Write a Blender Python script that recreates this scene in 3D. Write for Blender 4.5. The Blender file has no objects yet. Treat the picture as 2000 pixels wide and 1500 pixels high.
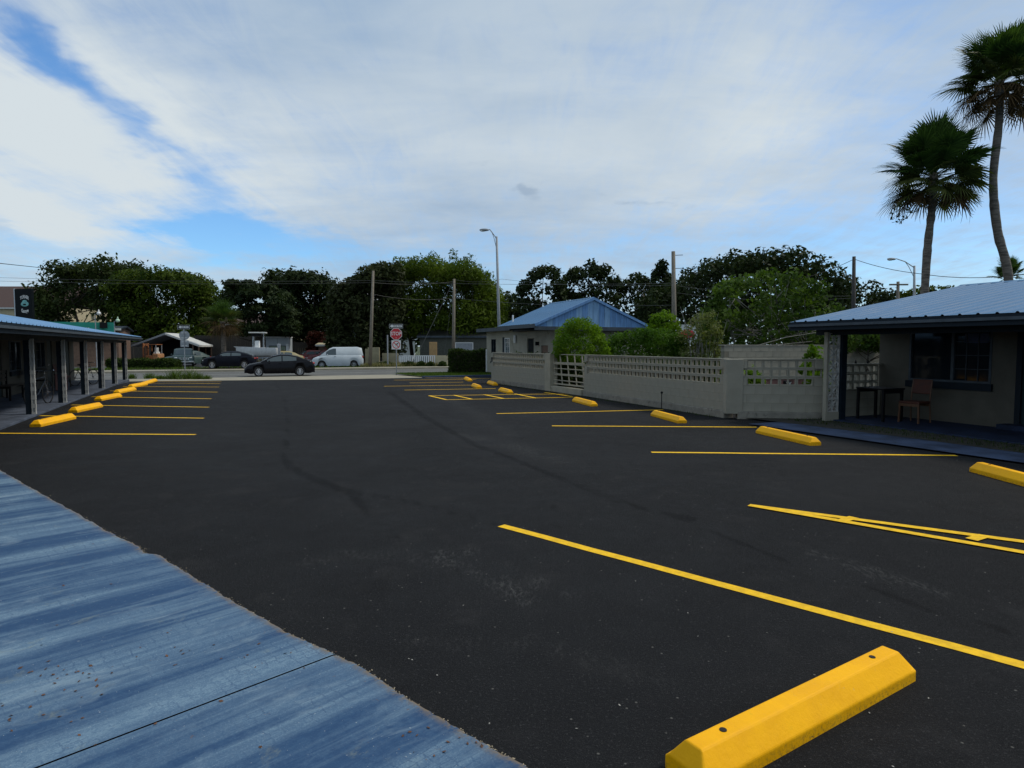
import bpy, math, random
import numpy as np
from mathutils import Vector, Matrix
random.seed(7); rng = np.random.default_rng(7)
R = math.radians
S = bpy.context.scene
COL = S.collection
# ------------------------------------------------------------------ camera
CAMZ, F, PITCH, TH = 1.74, 1250.0, math.atan(75 / 1250), R(22.6)
cam = bpy.data.cameras.new('camera'); cam.lens = 22.5; cam.sensor_width = 36; cam.clip_end = 3000; cam.clip_start = 0.05
co = bpy.data.objects.new('camera', cam); COL.objects.link(co)
co.location = (0, 0, CAMZ); co.rotation_euler = (R(90) - PITCH, 0, 0); S.camera = co
S.view_settings.view_transform = 'Standard'; S.view_settings.look = 'None'
S.view_settings.exposure = 0; S.view_settings.gamma = 1; S.view_settings.use_curve_mapping = False
# ------------------------------------------------------------------ sun and sky
SUN_EL, SUN_AZ = 52, 78          # azimuth from +Y, clockwise positive: to the right, behind thin cloud
sl = bpy.data.lights.new('sun', 'SUN'); sl.energy = 2.3; sl.angle = R(11); sl.color = (1, .93, .82)
so = bpy.data.objects.new('sun', sl); COL.objects.link(so)
d = Vector((math.sin(R(SUN_AZ)) * math.cos(R(SUN_EL)), math.cos(R(SUN_AZ)) * math.cos(R(SUN_EL)), math.sin(R(SUN_EL))))
so.rotation_euler = d.to_track_quat('Z', 'Y').to_euler(); so.location = d * 60


class NT:
    """tiny node-tree writer"""
    def __init__(s, tree): s.t = tree; s.n = tree.nodes; s.l = tree.links
    def new(s, typ, **kw):
        n = s.n.new(typ)
        for k, v in kw.items():
            if k.startswith('i_'): n.inputs[int(k[2:])].default_value = v
            else: setattr(n, k, v)
        return n
    def put(s, n, i, v):
        if hasattr(v, 'is_output') or hasattr(v, 'links'): s.l.new(v, n.inputs[i])
        elif v is not None: n.inputs[i].default_value = v
    def math(s, op, a, b=None, c=None, clamp=False):
        n = s.new('ShaderNodeMath', operation=op, use_clamp=clamp); s.put(n, 0, a); s.put(n, 1, b)
        if c is not None: s.put(n, 2, c)
        return n.outputs[0]
    def vmath(s, op, a, b=None):
        n = s.new('ShaderNodeVectorMath', operation=op); s.put(n, 0, a)
        if b is not None: s.put(n, 1, b)
        return n.outputs[0]
    def noise(s, vec, scale, detail=4, rough=.55, dist=0):
        n = s.new('ShaderNodeTexNoise'); s.put(n, 'Vector', vec); n.inputs['Scale'].default_value = scale
        n.inputs['Detail'].default_value = detail; n.inputs['Roughness'].default_value = rough; n.inputs['Distortion'].default_value = dist
        return n.outputs[0]
    def ramp(s, v, lo, hi, a=0., b=1.):
        n = s.new('ShaderNodeMapRange'); n.interpolation_type = 'SMOOTHSTEP'
        s.put(n, 0, v)
        for i, x in zip((1, 2, 3, 4), (lo, hi, a, b)): s.put(n, i, x)
        return n.outputs[0]
    def mix(s, f, a, b, blend='MIX'):
        n = s.new('ShaderNodeMix', data_type='RGBA', blend_type=blend)
        s.put(n, 0, f)
        for i, v in ((6, a), (7, b)):
            if isinstance(v, tuple): v = (*v, 1) if len(v) == 3 else v
            s.put(n, i, v)
        return n.outputs[2]
    def scale(s, vec, sc):
        n = s.new('ShaderNodeMapping'); s.put(n, 0, vec); n.inputs['Scale'].default_value = sc; return n.outputs[0]


W = bpy.data.worlds.new('World'); S.world = W; W.use_nodes = True
t = NT(W.node_tree); t.n.clear()
sky = t.new('ShaderNodeTexSky', sky_type='NISHITA'); sky.sun_disc = False
sky.sun_elevation = R(SUN_EL); sky.sun_rotation = R(SUN_AZ); sky.air_density = 1.0; sky.dust_density = .4; sky.ozone_density = 2.0
g = t.new('ShaderNodeTexCoord').outputs['Generated']
sep = t.new('ShaderNodeSeparateXYZ'); t.l.new(g, sep.inputs[0])
x, y, z = sep.outputs
el = t.math('MULTIPLY', t.math('ARCSINE', z), 57.2958)
az = t.math('MULTIPLY', t.math('ARCTAN2', x, y), 57.2958)
zp = t.math('ADD', t.math('MAXIMUM', z, 0), .16)
cmb = t.new('ShaderNodeCombineXYZ'); t.put(cmb, 0, t.math('DIVIDE', x, zp)); t.put(cmb, 1, t.math('DIVIDE', y, zp))
P = cmb.outputs[0]                                       # a flat cloud layer seen in perspective
wn1 = t.noise(P, 1.6, 5, .6); wn2 = t.noise(t.vmath('ADD', P, (7.3, 2.1, 0)), 1.6, 5, .6)
azw = t.math('ADD', az, t.math('MULTIPLY', t.math('SUBTRACT', wn1, .5), 15))
elw = t.math('ADD', el, t.math('MULTIPLY', t.math('SUBTRACT', wn2, .5), 9))


def blob(px, py, rx, ry, rot=0):
    """soft ellipse on the sky dome: centre given by a direction (as photo pixel), radii in degrees"""
    r0 = ((px - 1000) / F, math.cos(PITCH) - math.sin(PITCH) * (py - 750) / F, -math.sin(PITCH) - math.cos(PITCH) * (py - 750) / F)
    a0 = math.degrees(math.atan2(r0[0], r0[1])); e0 = math.degrees(math.atan2(r0[2], math.hypot(r0[0], r0[1])))
    da = t.math('SUBTRACT', azw, a0); de = t.math('SUBTRACT', elw, e0)
    c, s = math.cos(R(rot)), math.sin(R(rot))
    u = t.math('ADD', t.math('MULTIPLY', da, c / rx), t.math('MULTIPLY', de, s / rx))
    v = t.math('ADD', t.math('MULTIPLY', da, -s / ry), t.math('MULTIPLY', de, c / ry))
    q = t.math('ADD', t.math('MULTIPLY', u, u), t.math('MULTIPLY', v, v))
    return t.math('POWER', 2.718, t.math('MULTIPLY', q, -1))


def total(items, base):
    acc = base
    for w, b in items: acc = t.math('MULTIPLY_ADD', b, w, acc)
    return acc


gaps = [(.62, blob(20, 75, 4.5, 2.4, -35)), (.62, blob(120, 145, 5.5, 1.5, -37)), (.5, blob(230, 200, 5.5, 1.2, -34)),
        (.42, blob(340, 270, 4.5, 1.2, -38)), (.62, blob(455, 335, 2.6, 2.2, -30)), (.45, blob(400, 385, 3.5, 1.3, -12)), (.8, blob(340, 440, 5, 1.5, -4)), (.4, blob(470, 450, 7, 1.4, -6)),
        (.35, blob(560, 480, 14, 1.5, -6)), (.25, blob(1100, 490, 22, 1.2, 0)), (.16, blob(1500, 450, 14, 3, 4)),
        (.3, blob(1850, 470, 12, 7, 0)), (.3, blob(1850, 60, 9, 11, 0)), (.3, blob(330, 15, 9, 2.5, -8)), (.22, blob(640, 290, 13, 3, -25)), (.16, blob(1250, 140, 12, 3, 10)), (.25, blob(100, 350, 9, 1.6, -6)), (.3, blob(150, 480, 12, 1.5, 0)), (-.45, blob(110, 422, 6, 1.4, -6)), (-.2, blob(200, 300, 9, 4, -12))]
den = t.math('SUBTRACT', 1.05, total(gaps, 0.))
n_big = t.noise(t.scale(P, (1, 1.6, 1)), .9, 6, .6, .3)
n_fine = t.noise(t.scale(P, (1.3, 3.5, 1)), 2.2, 8, .65, .6)
den = t.math('ADD', den, t.math('MULTIPLY', t.math('SUBTRACT', n_big, .5), .70))
den = t.math('ADD', den, t.math('MULTIPLY', t.math('SUBTRACT', n_fine, .5), .5))
n_fib = t.noise(t.scale(P, (3.4, .9, 1)), 2.6, 9, .68, 1.1)
den = t.math('ADD', den, t.math('MULTIPLY', t.math('SUBTRACT', n_fib, .5), .85))
low = t.ramp(el, 3, 15)
den = t.math('SUBTRACT', den, t.math('MULTIPLY', t.math('SUBTRACT', 1, low), .30))
mask = t.ramp(den, -.15, 1.15)
bright = [(1.0, blob(100, 260, 15, 8, -12)), (.35, blob(300, 330, 8, 4, -10)), (.22, blob(800, 260, 16, 7, -10)), (.3, blob(1420, 330, 17, 7, 5)), (.3, blob(1600, 150, 10, 7)),
          (-.22, blob(1850, 80, 8, 12)), (.9, blob(110, 422, 6, 1.5, -6)), (-.25, blob(560, 40, 14, 6)), (-.2, blob(450, 480, 20, 3)), (-.15, blob(1100, 470, 24, 4)), (.1, blob(1150, 100, 14, 9))]
br = total(bright, .42)
br = t.math('ADD', br, t.math('MULTIPLY', t.math('SUBTRACT', t.noise(t.scale(P, (1, 2, 1)), 1.1, 5, .6, .4), .5), .9), clamp=True)
cloud = t.mix(br, (.28, .41, .585), (.665, .735, .775))
blue = t.mix(1.0, sky.outputs[0], (.92, 1.34, 1.68), 'MULTIPLY')
cl10 = t.vmath('MULTIPLY', cloud, (10, 10, 10))
out = t.mix(mask, blue, cl10)
# small grey scud clouds low in the middle of the view
scud = t.ramp(t.math('ADD', total([(.9, blob(1040, 375, 1.9, .8)), (.55, blob(950, 298, 1.2, .9)), (.6, blob(1250, 402, 7, .7)), (.35, blob(1430, 245, 1.2, .3)), (.3, blob(1000, 405, 4, .6))], 0.),
                     t.math('MULTIPLY', t.math('SUBTRACT', t.noise(P, 7, 5, .6), .5), 1.1)), .35, .95, 0., .55)
out = t.mix(scud, out, (2.6, 3.6, 5.0))
bg = t.new('ShaderNodeBackground'); bg.inputs[1].default_value = .1; t.l.new(out, bg.inputs[0])
wo = t.new('ShaderNodeOutputWorld'); t.l.new(bg.outputs[0], wo.inputs[0])
W.cycles.sampling_method = 'MANUAL'; W.cycles.sample_map_resolution = 512

# ------------------------------------------------------------------ places
def zt(u): return 0. if u < 33 else (-.28 if u > 45 else -.28 * (u - 33) / 12)
def L(v, u, z=0.): return Vector((v * math.cos(TH) - u * math.sin(TH), v * math.sin(TH) + u * math.cos(TH), z))
def lot(X, Y): return X * math.cos(TH) + Y * math.sin(TH), -X * math.sin(TH) + Y * math.cos(TH)
def ray(px, py):
    a = (px - 1000) / F; b = -(py - 750) / F
    return Vector((a, math.cos(PITCH) + math.sin(PITCH) * b, -math.sin(PITCH) + math.cos(PITCH) * b))
def at(px, py, Y):
    r = ray(px, py); return Vector((r.x / r.y * Y, Y, CAMZ + r.z / r.y * Y))
def ground(px, py, z=None):
    r = ray(px, py); zz = z or 0.
    for i in range(60):
        tt = (CAMZ - zz) / -r.z; X, Y = r.x * tt, r.y * tt
        if z is None: zz = .7 * zz + .3 * zt(lot(X, Y)[1])
    return Vector((X, Y, zz))
def gl(px, py): p = ground(px, py); return lot(p.x, p.y)


# ------------------------------------------------------------------ objects
def tag(o, label=None, cat=None, group=None, kind=None):
    for k, v in (('label', label), ('category', cat), ('group', group), ('kind', kind)):
        if v: o[k] = v
    return o
def empty(name, loc=(0, 0, 0), rz=0., **kw):
    o = bpy.data.objects.new(name, None); COL.objects.link(o); o.location = loc; o.rotation_euler = (0, 0, rz); o.empty_display_size = .2
    return tag(o, **kw)
def link(name, data, parent=None, loc=(0, 0, 0), rot=(0, 0, 0), scale=None):
    o = bpy.data.objects.new(name, data); COL.objects.link(o); o.parent = parent; o.location = loc; o.rotation_euler = rot
    if scale: o.scale = scale
    return o
def copy_tree(o, parent=None):
    c = o.copy(); COL.objects.link(c); c.parent = parent
    for ch in list(o.children): copy_tree(ch, c)
    return c


class MB:
    def __init__(s): s.v = []; s.f = []; s.m = []; s.cur = 0
    def add(s, vs, fs):
        b = len(s.v); s.v += [tuple(p) for p in vs]; s.f += [tuple(b + i for i in f) for f in fs]; s.m += [s.cur] * len(fs); return s
    def box(s, x0, x1, y0, y1, z0, z1):
        return s.add([(x0, y0, z0), (x1, y0, z0), (x1, y1, z0), (x0, y1, z0), (x0, y0, z1), (x1, y0, z1), (x1, y1, z1), (x0, y1, z1)],
                     [(0, 3, 2, 1), (4, 5, 6, 7), (0, 1, 5, 4), (1, 2, 6, 5), (2, 3, 7, 6), (3, 0, 4, 7)])
    def bar(s, a, b, w, h=None):
        """rectangular bar from a to b"""
        a, b = Vector(a), Vector(b); h = h or w; d = (b - a).normalized()
        up = Vector((0, 0, 1)) if abs(d.z) < .95 else Vector((0, 1, 0))
        sx = d.cross(up).normalized(); sy = sx.cross(d)
        vs = [p + sx * i * w / 2 + sy * j * h / 2 for p in (a, b) for i, j in ((-1, -1), (1, -1), (1, 1), (-1, 1))]
        return s.add(vs, [(3, 2, 1, 0), (4, 5, 6, 7), (0, 1, 5, 4), (1, 2, 6, 5), (2, 3, 7, 6), (3, 0, 4, 7)])
    def tube(s, pts, r, n=8, cap=True):
        pts = [Vector(p) for p in pts]; rr = r if isinstance(r, (list, tuple)) else [r] * len(pts)
        vs = []
        for i, p in enumerate(pts):
            d = (pts[min(i + 1, len(pts) - 1)] - pts[max(i - 1, 0)]).normalized()
            up = Vector((0, 0, 1)) if abs(d.z) < .9 else Vector((1, 0, 0))
            sx = d.cross(up).normalized(); sy = d.cross(sx)
            vs += [p + (sx * math.cos(2 * math.pi * k / n) + sy * math.sin(2 * math.pi * k / n)) * rr[i] for k in range(n)]
        fs = [(i * n + k, i * n + (k + 1) % n, (i + 1) * n + (k + 1) % n, (i + 1) * n + k) for i in range(len(pts) - 1) for k in range(n)]
        if cap: fs += [tuple(range(n))[::-1], tuple((len(pts) - 1) * n + k for k in range(n))]
        return s.add(vs, fs)
    def prism(s, prof, y0, y1, axis='y'):
        """closed profile of (a, z) extruded along y (a is x) or along x (a is y)"""
        n = len(prof)
        if axis == 'y': vs = [(a, y0, z) for a, z in prof] + [(a, y1, z) for a, z in prof]
        elif axis == 'x': vs = [(y0, a, z) for a, z in prof] + [(y1, a, z) for a, z in prof]
        else: vs = [(a, z, y0) for a, z in prof] + [(a, z, y1) for a, z in prof]
        return s.add(vs, [tuple(range(n)), tuple(range(n, 2 * n))[::-1]] + [((i + 1) % n, i, n + i, n + (i + 1) % n) for i in range(n)])
    def ball(s, c, r, n=10, m=6, sq=(1, 1, 1)):
        c = Vector(c); vs = [c + Vector((0, 0, r * sq[2]))]
        for i in range(1, m):
            a = math.pi * i / m
            vs += [c + Vector((math.sin(a) * math.cos(2 * math.pi * k / n) * r * sq[0], math.sin(a) * math.sin(2 * math.pi * k / n) * r * sq[1], math.cos(a) * r * sq[2])) for k in range(n)]
        vs.append(c - Vector((0, 0, r * sq[2]))); e = len(vs) - 1
        fs = [(0, 1 + k, 1 + (k + 1) % n) for k in range(n)]
        fs += [(1 + i * n + k, 1 + (i + 1) * n + k, 1 + (i + 1) * n + (k + 1) % n, 1 + i * n + (k + 1) % n) for i in range(m - 2) for k in range(n)]
        fs += [(1 + (m - 2) * n + (k + 1) % n, 1 + (m - 2) * n + k, e) for k in range(n)]
        return s.add(vs, fs)
    def mesh(s, name, mats, smooth=False, off=(0, 0, 0)):
        me = bpy.data.meshes.new(name); o = off
        me.from_pydata([(a - o[0], b - o[1], c - o[2]) for a, b, c in s.v], [], s.f)
        for m in (mats if isinstance(mats, (list, tuple)) else [mats]): me.materials.append(m)
        if max(s.m, default=0): me.polygons.foreach_set('material_index', s.m)
        if smooth: me.polygons.foreach_set('use_smooth', [True] * len(me.polygons))
        me.update(); return me
    def build(s, name, mats, parent=None, smooth=False, bevel=0, **kw):
        o = link(name, s.mesh(name, mats, smooth), parent)
        if bevel:
            b = o.modifiers.new('bevel', 'BEVEL'); b.width = bevel; b.segments = 2; b.limit_method = 'ANGLE'; b.angle_limit = R(35)
        return tag(o, **kw)


def words(name, s, size, mt, parent, loc, rot=(R(90), 0, 0), depth=.004, sx=1., align='CENTER', curve=0, shear=0, bold=.0):
    """flat lettering as a mesh"""
    c = bpy.data.curves.new(name, 'FONT'); c.body = s; c.size = size; c.extrude = depth; c.align_x = align; c.align_y = 'CENTER'; c.shear = shear; c.offset = bold; c.resolution_u = 3
    tmp = bpy.data.objects.new('tmp', c); me = bpy.data.meshes.new_from_object(tmp); bpy.data.objects.remove(tmp)
    if curve:
        for v in me.vertices: v.co.y -= curve * v.co.x ** 2
    me.materials.clear(); me.materials.append(mt)
    return link(name, me, parent, loc, rot, (sx, 1, 1))


# ------------------------------------------------------------------ materials
def mat(name, col, rough=.7, var=.15, scale=6, bump=.0, bscale=60, metal=0., col2=None, spec=.4, streak=None, coat=0., dirt=None):
    m = bpy.data.materials.new(name); m.use_nodes = True; t = NT(m.node_tree)
    b = t.n['Principled BSDF']; b.inputs['Metallic'].default_value = metal; b.inputs['Specular IOR Level'].default_value = spec
    b.inputs['Coat Weight'].default_value = coat
    oc = t.new('ShaderNodeTexCoord').outputs['Object']
    if streak: oc2 = t.scale(oc, streak)
    else: oc2 = oc
    n = t.noise(oc2, scale, 6, .6)
    c2 = col2 or tuple(c * (1 - var * 1.6) for c in col); c1 = tuple(min(1, c * (1 + var)) for c in col)
    c = t.mix(t.ramp(n, .32, .68), c2, c1)
    if dirt:
        n2 = t.noise(oc, dirt[2] if len(dirt) > 2 else 2.5, 7, .7, .5); c = t.mix(t.ramp(n2, dirt[1], dirt[1] + .14, 0., .8), c, dirt[0])
    t.l.new(c, b.inputs['Base Color'])
    t.l.new(t.ramp(n, .2, .8, max(.02, rough - .08), min(1, rough + .08)), b.inputs['Roughness'])
    if bump:
        bn = t.new('ShaderNodeBump'); bn.inputs['Strength'].default_value = bump; bn.inputs['Distance'].default_value = .02
        t.l.new(t.noise(oc, bscale, 5, .65), bn.inputs['Height']); t.l.new(bn.outputs[0], b.inputs['Normal'])
    return m


def leaf_mat(name, a, b_, trans=.3, rough=.55):
    m = bpy.data.materials.new(name); m.use_nodes = True; t = NT(m.node_tree); b = t.n['Principled BSDF']
    at_ = t.new('ShaderNodeAttribute', attribute_name='tint').outputs['Fac']
    c = t.mix(at_, a, b_); t.l.new(c, b.inputs['Base Color']); b.inputs['Roughness'].default_value = rough; b.inputs['Specular IOR Level'].default_value = .05
    tr = t.new('ShaderNodeBsdfTranslucent'); t.l.new(t.mix(1., c, (1.3, 1.5, .5), 'MULTIPLY'), tr.inputs[0])
    mx = t.new('ShaderNodeMixShader'); mx.inputs[0].default_value = trans
    t.l.new(b.outputs[0], mx.inputs[1]); t.l.new(tr.outputs[0], mx.inputs[2]); t.l.new(mx.outputs[0], t.n['Material Output'].inputs[0])
    return m


def yellow_stop_mat():
    m = bpy.data.materials.new('chipped_yellow_paint'); m.use_nodes = True; t = NT(m.node_tree); b = t.n['Principled BSDF']
    tc = t.new('ShaderNodeTexCoord').outputs['Object']; loc = t.new('ShaderNodeObjectInfo').outputs['Location']; oc = t.vmath('ADD', tc, loc)
    big = t.noise(oc, 3.5, 5, .6); fine = t.noise(oc, 45, 6, .75); chip = t.noise(oc, 22, 6, .7, .4)
    zz = t.new('ShaderNodeSeparateXYZ'); t.l.new(tc, zz.inputs[0])
    c = t.mix(t.ramp(big, .35, .65), (.86, .405, .0), (.95, .465, .002))
    c = t.mix(t.ramp(fine, .60, .72, 0., .35), c, (.60, .27, .01))
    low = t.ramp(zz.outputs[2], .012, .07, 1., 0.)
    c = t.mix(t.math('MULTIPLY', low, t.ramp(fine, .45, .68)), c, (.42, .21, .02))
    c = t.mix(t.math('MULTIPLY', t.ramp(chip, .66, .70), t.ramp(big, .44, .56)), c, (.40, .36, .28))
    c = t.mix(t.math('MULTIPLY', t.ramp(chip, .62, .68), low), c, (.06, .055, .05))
    c = t.mix(t.ramp(t.noise(oc, 7, 5, .7), .62, .75, 0., .3), c, (.45, .33, .02))
    t.l.new(c, b.inputs['Base Color']); t.l.new(t.ramp(big, .3, .7, .5, .7), b.inputs['Roughness']); b.inputs['Specular IOR Level'].default_value = .2
    bn = t.new('ShaderNodeBump'); bn.inputs['Strength'].default_value = .35; bn.inputs['Distance'].default_value = .008
    t.l.new(t.math('ADD', t.noise(oc, 30, 6, .7), t.math('MULTIPLY', chip, -.6)), bn.inputs['Height']); t.l.new(bn.outputs[0], b.inputs['Normal'])
    return m


def glass_mat(name, col=(.01, .014, .018), rough=.06):
    m = bpy.data.materials.new(name); m.use_nodes = True; t = NT(m.node_tree); b = t.n['Principled BSDF']
    b.inputs['Base Color'].default_value = (*col, 1); b.inputs['Specular IOR Level'].default_value = .3
    oc = t.new('ShaderNodeTexCoord').outputs['Object']
    t.l.new(t.ramp(t.noise(oc, 1.5, 3), .3, .7, rough * .6, rough * 1.6), b.inputs['Roughness'])
    return m


M = dict(
    yellow=mat('yellow_paint', (.93, .42, .0), .55, .04, 9, .12, 70, dirt=((.80, .35, .0), .6, 5), spec=.15),
    line=mat('yellow_line_paint', (.82, .48, .012), .7, .10, 14, .2, 120, dirt=((.40, .22, .02), .64, 30), spec=.2),
    hole=mat('bolt_hole', (.015, .012, .01), .8),
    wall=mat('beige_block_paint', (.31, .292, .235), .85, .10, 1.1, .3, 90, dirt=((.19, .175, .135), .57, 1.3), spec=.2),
    wallb=mat('beige_block_paint_worn', (.33, .305, .235), .85, .08, 3, .3, 90, dirt=((.15, .14, .105), .58, 3), spec=.2),
    joint=mat('painted_mortar', (.22, .20, .15), .9, .08, spec=.2),
    foot=mat('concrete_footing', (.23, .215, .18), .9, .12, 5, .3, 40, dirt=((.09, .085, .07), .56, 4), spec=.2),
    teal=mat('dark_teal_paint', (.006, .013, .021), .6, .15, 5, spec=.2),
    tealdoor=mat('teal_door_paint', (.006, .022, .026), .5, .1, 3, spec=.25),
    trim=mat('grey_blue_trim', (.055, .07, .085), .6, .15, 4, spec=.25),
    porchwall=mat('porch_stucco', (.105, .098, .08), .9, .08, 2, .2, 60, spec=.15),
    roof=mat('blue_metal_roof', (.085, .185, .32), .6, .05, 2.2, 0, 30, spec=.2, streak=(.4, 3, 1), dirt=((.07, .155, .28), .62, 1.2)),
    roofl=mat('blue_metal_roof_light', (.165, .305, .49), .6, .05, 2.2, spec=.25),
    gable=mat('blue_board', (.12, .26, .50), .6, .12, 3, .1, 30, streak=(3, 3, .4)),
    gable2=mat('pale_blue_board', (.19, .35, .56), .6, .12, 3, .1, 30, streak=(3, 3, .4)),
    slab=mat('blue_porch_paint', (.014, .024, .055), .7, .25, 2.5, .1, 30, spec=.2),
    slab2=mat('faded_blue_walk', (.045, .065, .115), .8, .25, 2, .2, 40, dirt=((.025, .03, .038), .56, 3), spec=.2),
    slab3=mat('faded_grey_blue_floor', (.075, .09, .12), .8, .25, 2, .2, 40, spec=.2),
    paleblock=mat('pale_grey_block_paint', (.42, .42, .40), .8, .1, 6, spec=.2),
    steel=mat('galvanised_steel', (.30, .32, .34), .45, .12, 12, metal=.5),
    lampgrey=mat('lamp_post_grey', (.27, .29, .31), .55, .1, 8),
    pole=mat('weathered_pole_wood', (.19, .165, .13), .85, .25, 8, .3, 40, streak=(6, 6, .5)),
    poledark=mat('dark_pole_wood', (.05, .045, .04), .85, .25, 8, .3, 40, streak=(6, 6, .5)),
    wire=mat('black_cable', (.012, .012, .012), .6),
    wiregrey=mat('weathered_cable', (.09, .09, .085), .6),
    white=mat('white_paint', (.74, .75, .74), .5, .05, 4),
    offwhite=mat('off_white_shell', (.6, .6, .57), .5, .08, 4),
    black=mat('black_plastic', (.005, .005, .006), .6, spec=.2),
    rubber=mat('tyre_rubber', (.018, .018, .018), .85),
    rim=mat('alloy_wheel', (.5, .5, .52), .3, .05, metal=.7),
    blackcar=mat('black_car_paint', (.002, .002, .004), .25, .1, 2, spec=.22),
    navycar=mat('navy_car_paint', (.002, .003, .008), .4, .1, 2, spec=.15),
    greencar=mat('grey_green_car_paint', (.05, .085, .082), .45, .1, 2),
    redcar=mat('faded_red_car_paint', (.13, .022, .025), .5, .2, 2),
    redvan=mat('dark_red_paint', (.22, .02, .03), .5, .2, 2),
    yelcar=mat('pale_yellow_truck_paint', (.26, .22, .10), .5, .1, 2),
    whitevan=mat('white_van_paint', (.44, .49, .52), .4, .03, 2),
    glass=glass_mat('window_glass'),
    carglass=glass_mat('reflection_tinted_glass', (.085, .11, .12), .05),  # base colour lightened to stand in for bright reflections
    redlamp=mat('red_lamp_lens', (.35, .02, .02), .3),
    clearlamp=mat('clear_lamp_lens', (.6, .6, .58), .15, metal=.3),
    chrome=mat('chrome', (.65, .66, .68), .2, metal=.9),
    rust=mat('rusty_orange_paint', (.34, .13, .05), .7, .3, 6),
    tan=mat('tan_stucco', (.30, .26, .16), .8, .1, 2, .2, 30),
    cream=mat('cream_stucco', (.46, .40, .26), .8, .08, 2),
    brownwall=mat('brown_siding', (.16, .10, .07), .8, .15, 4),
    fence=mat('dark_fence_wood', (.055, .045, .035), .85, .3, 5, .3, 30, streak=(8, 8, .6)),
    shingle=mat('brown_shingles', (.075, .045, .038), .85, .2, 12, .4, 30),
    greysiding=mat('grey_blue_siding', (.13, .17, .19), .7, .08, 3),
    greyroof=mat('grey_shingles', (.19, .19, .21), .8, .15, 9),
    storegreen=mat('store_green_fascia', (.01, .23, .17), .5, .06, 2),
    signblack=mat('black_sign_face', (.004, .007, .009), .6, spec=.1),
    signteal=mat('teal_emblem', (.16, .42, .40), .5),
    red=mat('sign_red', (.55, .03, .04), .45, .06, 5),
    signwhite=mat('sign_white', (.72, .72, .70), .45, .03),
    door=mat('pale_wood_door', (.42, .26, .11), .6, .15, 4, streak=(6, 6, .5)),
    bark=mat('tree_bark', (.075, .06, .045), .9, .3, 8, .6, 25),
    palebark=mat('pale_bare_branches', (.22, .21, .18), .85, .2, 8),
    palmbark=mat('palm_trunk_bark', (.15, .125, .10), .9, .35, 3, .8, 9, streak=(1, 1, 7)),
    brick=mat('pink_block', (.33, .17, .15), .85, .15, 9, .2, 60),
    brickcap=mat('pale_pink_cap', (.48, .38, .33), .8, .1, 8),
    chair=mat('worn_orange_leatherette', (.075, .020, .010), .6, .2, 7),
    chairwood=mat('chair_wood', (.10, .045, .02), .5, .2, 7, streak=(5, 5, .6)),
    curtain=mat('drawn_curtain', (.02, .03, .03), .9, .2, 7, streak=(9, 9, .3)),
    pane_reflection=mat('painted_pane_reflection', (.05, .07, .14), .7),  # flat blue standing in for a reflection in the porch window
    walk=mat('pale_concrete', (.29, .265, .205), .85, .10, 1.5, .2, 30, dirt=((.20, .185, .15), .6, 1.2), spec=.2),
    road=mat('worn_street_asphalt', (.10, .10, .093), .85, .14, 1.1, .2, 60),
    paint=mat('white_road_paint', (.42, .42, .40), .7, .1, 6),
    dirtm=mat('bare_soil', (.026, .022, .016), .95, .35, 5, .5, 20, col2=(.012, .014, .009)),
    leaf=mat('fallen_leaf', (.12, .055, .028), .8, .4, 20),
    bluebike=mat('bicycle_paint', (.02, .03, .045), .4),
)
L_ = dict(
    dark=leaf_mat('dark_oak_leaf', (.012, .02, .009), (.035, .05, .018), .18),
    olive=leaf_mat('olive_oak_leaf', (.014, .025, .009), (.050, .068, .020), .22),
    green=leaf_mat('mid_green_leaf', (.016, .034, .006), (.08, .11, .013), .25),
    bamboo=leaf_mat('bamboo_leaf', (.03, .055, .008), (.115, .155, .018), .35),
    brown=leaf_mat('magnolia_leaf', (.020, .025, .011), (.052, .062, .024), .15, .45),
    bright=leaf_mat('bright_hedge_leaf', (.04, .095, .008), (.16, .25, .018), .4),
    fresh=leaf_mat('fresh_hedge_leaf', (.02, .055, .008), (.08, .15, .018), .35),
    vine=leaf_mat('vine_leaf', (.025, .052, .011), (.09, .14, .028), .3),
    hedge=leaf_mat('clipped_hedge_leaf', (.014, .026, .008), (.05, .075, .016), .2),
    pale=leaf_mat('variegated_leaf', (.05, .075, .015), (.20, .21, .09), .3),
    palm=leaf_mat('palm_blade', (.025, .05, .013), (.07, .12, .03), .22, .4),
    palmolive=leaf_mat('ageing_palm_blade', (.03, .042, .012), (.09, .10, .028), .2, .5),
    palmdead=leaf_mat('dead_palm_blade', (.035, .025, .014), (.12, .075, .035), .15, .7),
    red=leaf_mat('red_leaf', (.03, .01, .007), (.07, .02, .014), .1),
    grass=leaf_mat('grass_blade', (.03, .055, .01), (.10, .15, .025), .25),
    dry=leaf_mat('dry_grass_blade', (.12, .11, .05), (.28, .25, .12), .2),
)


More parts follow.
